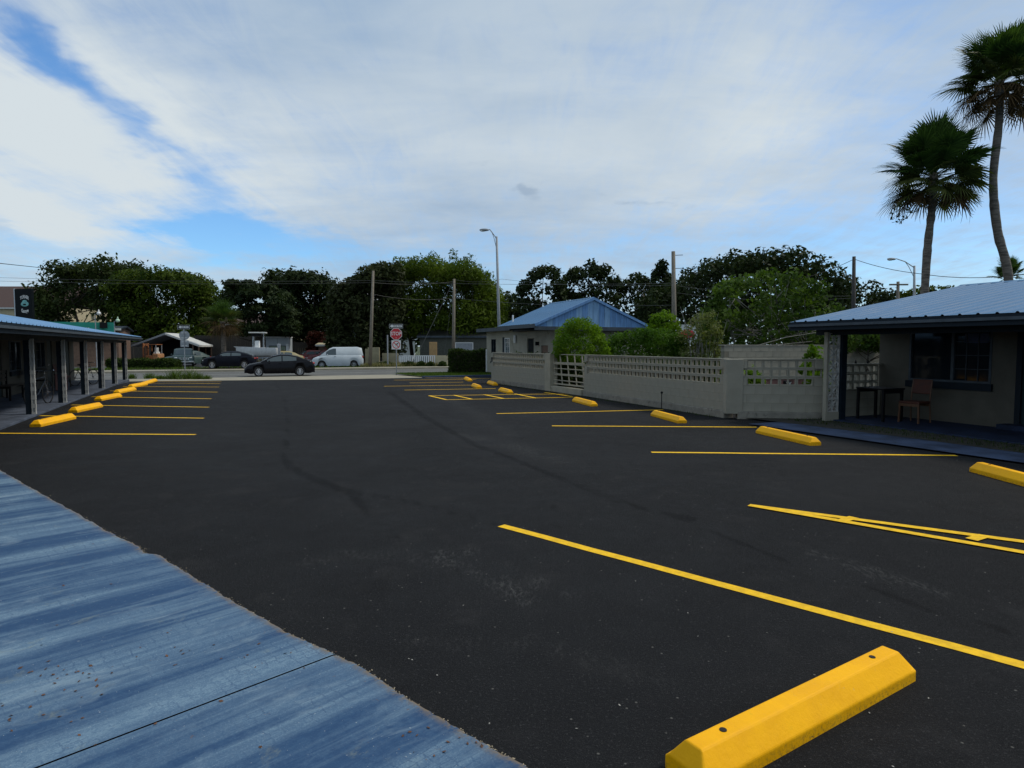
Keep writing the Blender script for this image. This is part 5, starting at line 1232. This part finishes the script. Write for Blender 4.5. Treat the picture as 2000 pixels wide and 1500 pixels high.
tree('magnolia_tree', 70, [(645, 600), (662, 562), (690, 545), (715, 528), (742, 514), (775, 512), (790, 540)], 700, L_['brown'], 22000, .22, (12, 26), .3, 1, 'brownish dark magnolia over the white van and tall pole', group='trees across the street', fill=1.8)
bam = tree('bamboo_clump', 75, [(735, 535), (770, 510), (820, 508), (860, 512), (905, 516), (940, 530), (962, 562), (980, 600), (990, 640)], 668, L_['bamboo'], 60000, .23, (16, 30), .3, 3, 'large yellow green bamboo clump with plumes on top, left of the street lamp', 'bamboo', group='trees across the street', aspect=.3, fill=2.6, extra=[(845, 497, 10), (843, 507, 14), (884, 492, 9), (886, 503, 13), (918, 505, 14), (910, 512, 14), (930, 520, 12), (955, 538, 14), (962, 555, 14), (775, 508, 10)])
tree('oak_tree', 88, [(968, 595), (985, 572), (1003, 566), (1020, 590), (1030, 620)], 650, L_['olive'], 2500, .25, (12, 20), .3, 1, 'small mid green tree right behind the street lamp', group='trees behind the office')
tree('oak_tree', 76, [(1006, 580), (1022, 550), (1045, 527), (1068, 514), (1090, 528), (1108, 560)], 645, L_['dark'], 3800, .25, (9, 17), .3, 1, 'open dark tree first from the left above the office roof, sky showing through', group='trees behind the office')
tree('oak_tree', 79, [(1092, 550), (1120, 525), (1150, 511), (1185, 519), (1208, 548)], 645, L_['dark'], 5200, .25, (10, 20), .3, 1, 'taller dark tree above the middle of the office roof', group='trees behind the office')
tree('oak_tree', 84, [(1198, 565), (1225, 542), (1245, 531), (1270, 545), (1290, 560)], 650, L_['dark'], 3000, .25, (10, 18), .3, 1, 'small dark tree between the office gable and the conical tree', group='trees behind the office')
tree('conical_tree', 80, [(1272, 560), (1282, 530), (1291, 504), (1300, 528), (1312, 560)], 620, L_['dark'], 3000, .22, (6, 11), .3, 1, 'narrow conical dark evergreen left of the tall pale pole', group='trees behind the office')
tree('oak_tree', 72, [(1240, 585), (1270, 562), (1320, 552), (1342, 528), (1385, 508), (1430, 500), (1475, 496), (1520, 491), (1560, 503), (1600, 517), (1622, 532), (1648, 556)], 690, L_['dark'], 24000, .25, (16, 30), .25, 4, 'wide nearly black oak mass behind the leafy garden tree', group='trees behind the office', fill=1.4)
tree('oak_tree', 80, [(1625, 560), (1660, 541), (1700, 549), (1732, 563), (1762, 585)], 660, L_['dark'], 5000, .25, (12, 24), .3, 2, 'dark tree behind the right roof and thin dark pole', group='trees behind the office')
tree('oak_tree', 60, [(1765, 572), (1792, 557), (1830, 553), (1858, 566)], 610, L_['green'], 1500, .2, (8, 14), .3, 1, 'low green treetop showing above the right roof behind the palm trunk', group='trees behind the office')
tree('distant_treeline', 125, [(-500, 610), (-200, 600), (100, 590), (400, 600), (700, 595), (1000, 600), (1300, 590), (1600, 590), (2000, 600), (2500, 600)], 690, L_['dark'], 22000, .6, (22, 40), .08, 0, 'dark distant wood behind everything', 'wood', fill=1.3)
dt = [o for o in S.objects if o.name == 'distant_treeline'][0]; dt['kind'] = 'stuff'; dt.children[0]['kind'] = 'stuff'
# garden
GG = 'plants in the garden behind the block wall'
tree('garden_tree', 27, [(1368, 640), (1380, 590), (1402, 556), (1440, 540), (1480, 526), (1515, 533), (1552, 550), (1592, 572), (1622, 605), (1650, 645)], 700, L_['vine'], 6500, .115, (9, 22), .35, 3, 'tall leafy green garden tree between the office and right porch', group=GG, tr=.06, branches=12, trunk_mat=M['palebark'], base_z=0, fill=.75, jag=1.0)
tree('garden_shrub', 25, [(1630, 655), (1665, 640), (1700, 642), (1740, 650), (1780, 650)], 690, L_['vine'], 2600, .09, (10, 18), .3, 1, 'leafy shrub seen under the right eave beyond the rear wall', 'shrub', GG, base_z=0, tr=.04)
tree('garden_bush', 24.5, [(1082, 690), (1090, 648), (1115, 624), (1140, 617), (1165, 636), (1186, 672), (1192, 700)], 712, L_['bright'], 8500, .062, (8, 18), .4, 0, 'bright yellow green bush right of the office hatch behind the gate', 'bush', GG, base_z=0, fill=1.3, aspect=.35)
tree('garden_bush', 25, [(1168, 690), (1185, 662), (1215, 648), (1255, 640), (1300, 642), (1332, 655), (1338, 690)], 712, L_['fresh'], 9500, .065, (8, 18), .3, 0, 'long green bush behind the long block wall', 'bush', GG, base_z=0, fill=1.3, aspect=.4)
tree('garden_bush', 27, [(1262, 650), (1276, 616), (1300, 606), (1320, 622), (1328, 655)], 680, L_['bright'], 2600, .07, (8, 15), .4, 1, 'round green shrub top rising beside the tall pale pole', 'bush', GG, base_z=0, tr=.05)
tree('pale_shrub', 24, [(1322, 660), (1340, 640), (1365, 612), (1385, 605), (1405, 640), (1412, 680)], 712, L_['pale'], 2200, .06, (7, 14), .35, 0, 'straggly pale shrub with bare whitish stems', 'shrub', GG, base_z=0, fill=.8)
ps = S.objects['pale_shrub']; b = MB()
for i in range(18):
    x0 = rng.uniform(-.35, .5); hgt = rng.uniform(1.6, 3.3); dx = rng.uniform(-.9, .7); b.tube([(x0, rng.uniform(-.3, .3), 0), (x0 + dx * .3, 0, hgt * .45), (x0 + dx * .55, rng.uniform(-.3, .3), hgt * .7), (x0 + dx, 0, hgt)], [.02, .016, .012, .006], 5)
for i in range(2):
    b.tube([(.2, 0, .6), (1.4, -.2, 1.3 + .25 * i), (2.6 + .5 * i, -.3, 1.75 + .3 * i), (4.2 + .6 * i, 0, 1.9 + .4 * i)], [.02, .018, .014, .008], 5)
b.build('stem', M['palebark'], ps)
for i, (px_, y_, nm) in enumerate(((1412, 742, 'left part'), (1440, 742, 'second'), (1470, 745, 'third'), (1596, 738, 'right part'))):
    tree('garden_plant', 17.5, [(px_ - 22, 745), (px_, 712 if i < 3 else 690), (px_ + 22, 745)], 770, L_['bright'], 500, .06, (7, 12), .4, 0,
         ['low green plant seen through the holes beside the wall corner', 'low green plant seen through the second column of holes in the short wall', 'low green plant left of the pink planter behind the short wall', 'taller green plant left of the pierced block pillar behind the short wall'][i], 'plant', GG, base_z=0)
tree('garden_plant', 18, [(1560, 720), (1575, 690), (1590, 672), (1605, 690), (1615, 720)], 735, L_['bright'], 700, .07, (7, 12), .4, 1, 'broad leaved green plant standing above the short wall beside the pillar', 'plant', GG, base_z=0, tr=.03)
pl = empty('pink_planter', at(1492, 675, 17.9) * 1.0, 0, label='pink block planter box seen through the holes of the short wall', cat='planter'); pl.location.z = 0
wp = at(1583, 675, 17.9).x - pl.location.x
bmsh = MB().box(0, .19, 0, .3, 0, .19).mesh('block', M['brick']); cmsh = MB().box(0, .3, -.02, .32, 0, .05).mesh('cap_block', M['brickcap'])
for c in range(4):
    for i in range(int(wp / .2)): link('block', bmsh, pl, (i * .2 + (.03 if c % 2 else 0), 0, .0 + c * .2))
for i in range(int(wp / .31)): link('cap_block', cmsh, pl, (i * .31, 0, .80))
o = empty('black_box', at(1540, 675, 17.7), 0, label='small black box marked with a white W on the planter front', cat='box'); o.location.z = .60
MB().box(-.08, .08, -.08, .1, 0, .17).build('body', M['black'], o, bevel=.01); words('lettering', 'W', .13, M['signwhite'], o, (0, -.083, .09), bold=.004)

GH = 1
# hedges
def hedge(name, a, b_, w_, h_, z, label, n, mt=L_['hedge'], size=.07, rough=.05):
    """box hedge between lot points"""
    A, B_ = L(*a, z), L(*b_, z); d_ = B_ - A; ln = d_.length; ang = math.atan2(d_.y, d_.x); o = empty(name, A, ang, label=label, cat='hedge')
    face = rng.integers(0, 3, n); P_ = np.column_stack([rng.uniform(0, ln, n), rng.uniform(-w_ / 2, w_ / 2, n), rng.uniform(0.02, h_, n)])
    P_[face == 0, 2] = h_; P_[face == 1, 1] = -w_ / 2; k = (face == 2) & (rng.uniform(size=n) < .5); P_[k, 0] = np.where(rng.uniform(size=k.sum()) < .5, 0, ln)
    P_ += rng.normal(size=(n, 3)) * rough; P_[:, 2] += .06 * np.sin(P_[:, 0] * 3.1) * (P_[:, 2] / h_); P_[:, 2] = np.maximum(P_[:, 2], .01)
    N = rng.normal(size=(n, 3)) + np.array([0, -.4, .6]); N /= np.linalg.norm(N, axis=1)[:, None]
    link('foliage', leaf_mesh('foliage', P_, N, size, .6, mt), o); MB().box(.1, ln - .1, -w_ / 2 + .1, w_ / 2 - .1, .0, h_ - .1).build('woody_core', M['bark'], o); return o
hp0, hp1 = on_u(878, 41.5, 0), on_u(963, 40.6, 0)
hedge('clipped_hedge', lot(hp0.x, hp0.y), lot(hp1.x, hp1.y), 1.4, 1.5, -.12, 'dense clipped green hedge left of the office', 9000, size=.06)
hp0, hp1 = on_u(215, 62.5, 0), on_u(346, 60.5, 0)
hedge('clipped_hedge', lot(hp0.x, hp0.y), lot(hp1.x, hp1.y), 1.2, .75, -.2, 'long low clipped hedge before the carport across the street', 5000, size=.09)
hedge('dark_shrub_row', (11.75, 14.0), (11.9, 19.4), 1.0, 1.16, 0, 'dense dark shrubs seen through the holes of the long block wall', 14000, size=.06, rough=.09)
hedge('dark_shrub_row', (11.9, 22.6), (11.6, 27.8), 1.1, 1.15, 0, 'dense dark shrubs seen through the holes of the far wall length past the gate', 9000, size=.07, rough=.09)
SGp = 'roadside shrubs below the balustrade'
for i, (x0, x1, lb) in enumerate(((783, 812, 'low dark shrub left of the guy wire foot'), (812, 832, 'low dark shrub in the middle before the balustrade'), (832, 850, 'low dark shrub at the right end of the balustrade'), (854, 873, 'small dark round shrub before the cream wall'), (735, 770, 'dark shrubs behind the bare post'), (640, 700, 'dark low shrub in front of the white van rear wheel'))):
    tree('low_shrub', 58.5 if i < 5 else 57.5, [(x0, 716), (x0 + 4, 707), ((x0 + x1) / 2, 705 if i < 5 else 709), (x1 - 4, 707), (x1, 716)], 722, L_['hedge'], 900, .09, (3, 5), .2, 0, lb, 'shrub', SGp, base_z=-.2, fill=1.6)
# red foliage near brown shop
tree('red_leaved_tree', 78, [(600, 662), (612, 646), (630, 648), (645, 660)], 690, L_['red'], 1500, .2, (6, 12), .3, 1, 'red leaved small tree above the fence left of the gabled house', group='trees across the street', tr=.08)

# ------------------------------------------------------------------ palms
def frond_mesh(mt, R_=1.0, pet=.9, droop=.5, n=22, w_=.035, seed=0, fold=.25):
    """costapalmate fan: stalk then narrow blades radiating from its tip; frond leaves the trunk along +x"""
    rg = np.random.default_rng(seed); V = []; Fc = []; T = []
    def blade(pts, ws, side):
        b0 = len(V)
        for p, w__ in zip(pts, ws): V.append(tuple(np.array(p) - side * w__)); V.append(tuple(np.array(p) + side * w__)); T.extend([tt, tt])
        for i in range(len(pts) - 1): Fc.append((b0 + 2 * i, b0 + 2 * i + 1, b0 + 2 * i + 3, b0 + 2 * i + 2))
    tt = .9; x = np.linspace(0, pet, 5); stalk = [(a, 0, -droop * .25 * (a / pet) ** 2 * pet) for a in x]
    blade(stalk, [.03, .025, .02, .018, .016], np.array([0, 1, 0]))
    for k in range(n):
        f = k / (n - 1) * 2 - 1; ang = f * 2.25; org_t = pet * (1 + .35 * (1 - abs(f)) ** 1.0); o_ = np.array([org_t, 0, -droop * .25 * org_t]); ln = R_ * (1 - .22 * abs(f)) * rg.uniform(.85, 1.08)
        dr = np.array([math.cos(ang), math.sin(ang), fold * abs(math.sin(ang)) * .6 - .1]); dr /= np.linalg.norm(dr); sd = np.cross(dr, [0, 0, 1]); sd /= np.linalg.norm(sd)
        tt = rg.uniform(0, 1); pts = []; ws = []
        for s_ in (0, .3, .6, .85, 1.0):
            p = o_ + dr * ln * s_; p[2] -= droop * ln * (s_ ** 2.4) * rg.uniform(.6, 1.1); pts.append(p); ws.append(w_ * [.5, 1, .8, .4, .08][len(ws)])
        blade(pts, ws, sd * .8 + np.array([0, 0, .35]))
    me = bpy.data.meshes.new('frond'); me.from_pydata(V, [], Fc); a_ = me.attributes.new('tint', 'FLOAT', 'POINT'); a_.data.foreach_set('value', np.array(T, dtype=np.float32)); me.materials.append(mt); return me


def palm(name, path, r0, r1, nf, R_, label, seed, dead=.25, base_z=0., upbias=0., pet=.9, hang=1.0, group='tall cabbage palms behind the right roof'):
    rg = np.random.default_rng(seed); P3 = [Vector(p) for p in path]; base = P3[0].copy(); o = empty(name, base, 0, label=label, cat='palm', group=group)
    # smooth path
    pts = []
    n = len(P3)
    for i in range(n - 1):
        p0, p1, p2, p3 = P3[max(i - 1, 0)], P3[i], P3[i + 1], P3[min(i + 2, n - 1)]
        for k in range(8):
            t_ = k / 8; pts.append(.5 * ((2 * p1) + (-p0 + p2) * t_ + (2 * p0 - 5 * p1 + 4 * p2 - p3) * t_ ** 2 + (-p0 + 3 * p1 - 3 * p2 + p3) * t_ ** 3))
    pts.append(P3[-1]); rad = [r0 + (r1 - r0) * i / (len(pts) - 1) + rg.uniform(-.012, .012) for i in range(len(pts))]
    rad[-1] *= 1.25; rad[-2] *= 1.2; rad[-3] *= 1.1
    MB().tube([p - base for p in pts], rad, 12).build('trunk', M['palmbark'], o, smooth=True)
    top = pts[-1] - base
    fresh = [frond_mesh(L_['palm'], R_, pet, .25, 36, .034, s) for s in (1, 2, 3)]; mid = [frond_mesh(L_['palmolive'], R_, pet, .4, 32, .029, s) for s in (4, 5)]; old = [frond_mesh(L_['palmdead'], R_ * .9, pet * .9, .7, 26, .024, s) for s in (6, 7)]
    for i in range(nf):
        f = i / nf; azim = i * 2.39996 + rg.uniform(-.2, .2); elev = math.radians(84 - 128 * f ** 1.0 * hang + rg.uniform(-9, 9)) + upbias
        ms = old if f > 1 - dead else (mid if f > .72 - dead * .9 else fresh); q = link('frond', ms[int(rg.integers(len(ms)))], o, top + Vector((math.cos(azim) * .06, math.sin(azim) * .06, .12 - .35 * f)))
        q.rotation_euler = Matrix.Rotation(azim, 3, 'Z').to_4x4().to_3x3().__matmul__(Matrix.Rotation(-elev, 3, 'Y')).__matmul__(Matrix.Rotation(rg.uniform(-.5, .5), 3, 'X')).to_euler()
        s_ = rg.uniform(.85, 1.1); q.scale = (s_, s_, s_)
    return o
YP = 21.5
b0 = at(1800, 675, YP); b0.z = 0
palm('cabbage_palm', [b0, at(1806, 572, YP), at(1812, 480, YP), at(1821, 400, YP), at(1824, 338, YP)], .13, .11, 92, .70, 'shorter cabbage palm with full round green crown above the right roof', 3, dead=.08, pet=.80, hang=.93)
b0 = at(1985, 675, YP); b0.z = 0
palm('cabbage_palm', [b0, at(1970, 548, YP), at(1948, 450, YP), at(1940, 350, YP), at(1951, 240, YP), at(1952, 158, YP)], .145, .11, 92, .70, 'taller cabbage palm with curved trunk and browning crown at the right', 8, dead=.30, pet=.80, hang=.93)
b0 = at(1972, 675, 40); b0.z = 0
palm('cabbage_palm', [b0, at(1971, 600, 40), at(1970, 540, 40)], .15, .14, 24, .55, 'small distant palm head at the foot of the tall palm behind the ridge', 5, dead=.1, pet=.5)
b0 = at(437, 675, 62); b0.z = -.28
palm('cabbage_palm', [b0, at(436, 650, 62), at(435, 628, 62)], .22, .2, 36, 1.3, 'short shaggy palm before the fence across the street', 6, dead=.45, pet=.8, group='palm across the street')
# broken twig hanging from the shorter palm
tw = empty('hanging_twig', at(1800, 365, YP - .6), 0, label='bare twig with small dark leaves hanging from the shorter palm', cat='twig'); b = MB(); o_ = at(1800, 365, YP - .6); Cs = []
main = [at(1800, 365, YP - .6) - o_, at(1785, 378, YP - .6) - o_, at(1770, 398, YP - .6) - o_, at(1766, 415, YP - .6) - o_]; b.tube(main, [.012, .01, .008, .005], 5)
for px_, py_ in ((1745, 425), (1752, 432), (1742, 418), (1760, 434), (1755, 416), (1768, 422), (1748, 410), (1787, 413), (1772, 408), (1758, 402), (1763, 396), (1752, 424), (1778, 415), (1765, 428)):
    e = at(px_, py_, YP - .6) - o_; b.tube([main[2].lerp(main[3], .5), e], .005, 4); Cs.append(np.tile(np.array(e), (5, 1)) + rng.normal(size=(5, 3)) * .035)
b.build('stem', M['bark'], tw); Cs = np.concatenate(Cs); N = rng.normal(size=Cs.shape); N /= np.linalg.norm(N, axis=1)[:, None]; link('leaves', leaf_mesh('leaves', Cs, N, .06, .5, L_['dark']), tw)

# ------------------------------------------------------------------ ground cover
def blades(name, C, h, w_, mt, kind='stuff', label=None, cat=None, parent=None, lean=.35):
    n = len(C); az_ = rng.uniform(0, 6.28, n); ln = np.column_stack([np.cos(az_), np.sin(az_), np.zeros(n)]); hh = h * rng.uniform(.5, 1.3, (n, 1)); sd = np.column_stack([-np.sin(az_), np.cos(az_), np.zeros(n)]) * w_
    tip = C + ln * hh * lean * rng.uniform(.3, 1.6, (n, 1)) + np.array([0, 0, 1]) * hh; V = np.stack([C - sd, C + sd, tip], 1).reshape(-1, 3); me = bpy.data.meshes.new(name)
    me.vertices.add(3 * n); me.vertices.foreach_set('co', V.ravel()); me.loops.add(3 * n); me.loops.foreach_set('vertex_index', np.arange(3 * n)); me.polygons.add(n); me.polygons.foreach_set('loop_start', np.arange(0, 3 * n, 3)); me.update(calc_edges=True)
    a_ = me.attributes.new('tint', 'FLOAT', 'POINT'); a_.data.foreach_set('value', np.repeat(rng.uniform(0, 1, n), 3).astype(np.float32)); me.materials.append(mt); return tag(link(name, me, parent), label, cat, kind=kind)
def scatter(v0, v1, u0, u1, n, zf=lambda u: zt(u)):
    v, u = rng.uniform(v0, v1, n), rng.uniform(u0, u1, n); return np.array([L(a, b_, zf(b_)) for a, b_ in zip(v, u)])
blades('grass', scatter(9.3, 14.7, 34.7, 42.9, 9000, lambda u: .02 - .17 * (u - 34.3) / 9), .10, .012, L_['grass'], label='short green grass on the verge before the hedge', cat='grass')
blades('verge_grass', scatter(-45, 20, 57.1, 61.4, 9000, lambda u: -.16), .16, .03, L_['grass'], label='patchy grass along the far side of the street', cat='grass')
blades('dry_grass', scatter(9.5, 16.5, 57.2, 59.2, 2500, lambda u: -.16), .35, .03, L_['dry'], label='dry pale grass tufts under the roadside shrubs', cat='grass')
blades('strip_grass', scatter(11.45, 12.3, 3, 11.2, 1500, lambda u: .034), .05, .006, L_['hedge'], label='sparse dark weeds along the soil strip before the right porch', cat='weeds')
blades('wall_foot_weeds', scatter(10.40, 10.58, 12.4, 27, 500, lambda u: 0.), .05, .008, L_['hedge'], label='small weeds along the foot of the long block wall', cat='weeds')
TG = 'weed tufts on the near sidewalk edge'
for i, (px_, py_, r_, hh) in enumerate(((258, 740, .2, .3), (292, 740, .28, .35), (311, 741, .2, .22), (319, 741, .2, .2), (340, 741, .35, .55), (365, 741, .4, .6), (387, 741, .3, .42), (404, 741, .2, .22))):
    c = ground(px_, py_); n = 160; C = np.array([(c.x + a * r_, c.y + b_ * r_, 0) for a, b_ in rng.normal(size=(n, 2)) * .5]); C[:, :2] -= np.array(c.xy); o = blades('weed_tuft', C, hh, .018, L_['grass'], kind=None, label=f"{['dark', 'dark', 'small', 'small', 'bushy', 'largest bushy', 'medium', 'tiny last'][i]} green weed tuft, {['first', 'second', 'third', 'fourth', 'fifth', 'sixth', 'seventh', 'eighth'][i]} from the porch along the lot edge", cat='weed', lean=.7); o['group'] = TG; o.location = (c.x, c.y, c.z + .01)
# fallen leaves and specks
def litter(name, pts, size, mt, label, z=.026):
    n = len(pts); C = np.column_stack([pts, np.full(n, z)]); N = rng.normal(size=(n, 3)) * .22 + np.array([0, 0, 1]); N /= np.linalg.norm(N, axis=1)[:, None]
    me = leaf_mesh(name, C, N, size, .6, mt); return tag(link(name, me), label, 'litter', kind='stuff')
pts = []
for cx_, cy_, sx_, sy_, n in ((140, 1335, 60, 18, 26), (30, 1395, 40, 25, 12), (345, 1290, 30, 12, 10), (560, 1290, 70, 15, 8), (860, 1460, 40, 15, 12), (300, 1420, 160, 40, 8), (150, 1150, 200, 90, 10)):
    for k in range(n): g_ = ground(cx_ + rng.normal() * sx_, cy_ + rng.normal() * sy_); pts.append((g_.x, g_.y))
litter('fallen_leaves', np.array(pts), .011, M['leaf'], 'small brown dead leaves and rust flakes lying on the blue concrete')
pts = []
for k in range(420):
    t_ = rng.uniform(); i = int(rng.integers(2, len(edge_px) - 3)); a, b_ = edge_px[i], edge_px[i + 1]; g_ = ground(a[0] + (b_[0] - a[0]) * t_ + abs(rng.normal()) * 7, a[1] + (b_[1] - a[1]) * t_); pts.append((g_.x, g_.y))
litter('edge_grit', np.array(pts), .006, mat('pale_grit', (.30, .25, .17), .9, .3, 30), 'pale grit along the edge of the blue concrete', z=.006)
pts = []
for k in range(70): g_ = ground(rng.uniform(300, 2000), 700 + 800 * rng.uniform(.12, 1)); pts.append((g_.x, g_.y))
litter('pale_specks', np.array(pts), .006, mat('pale_pebble', (.34, .33, .30), .9, .2, 30), 'tiny pale stones scattered on the asphalt', z=.005)
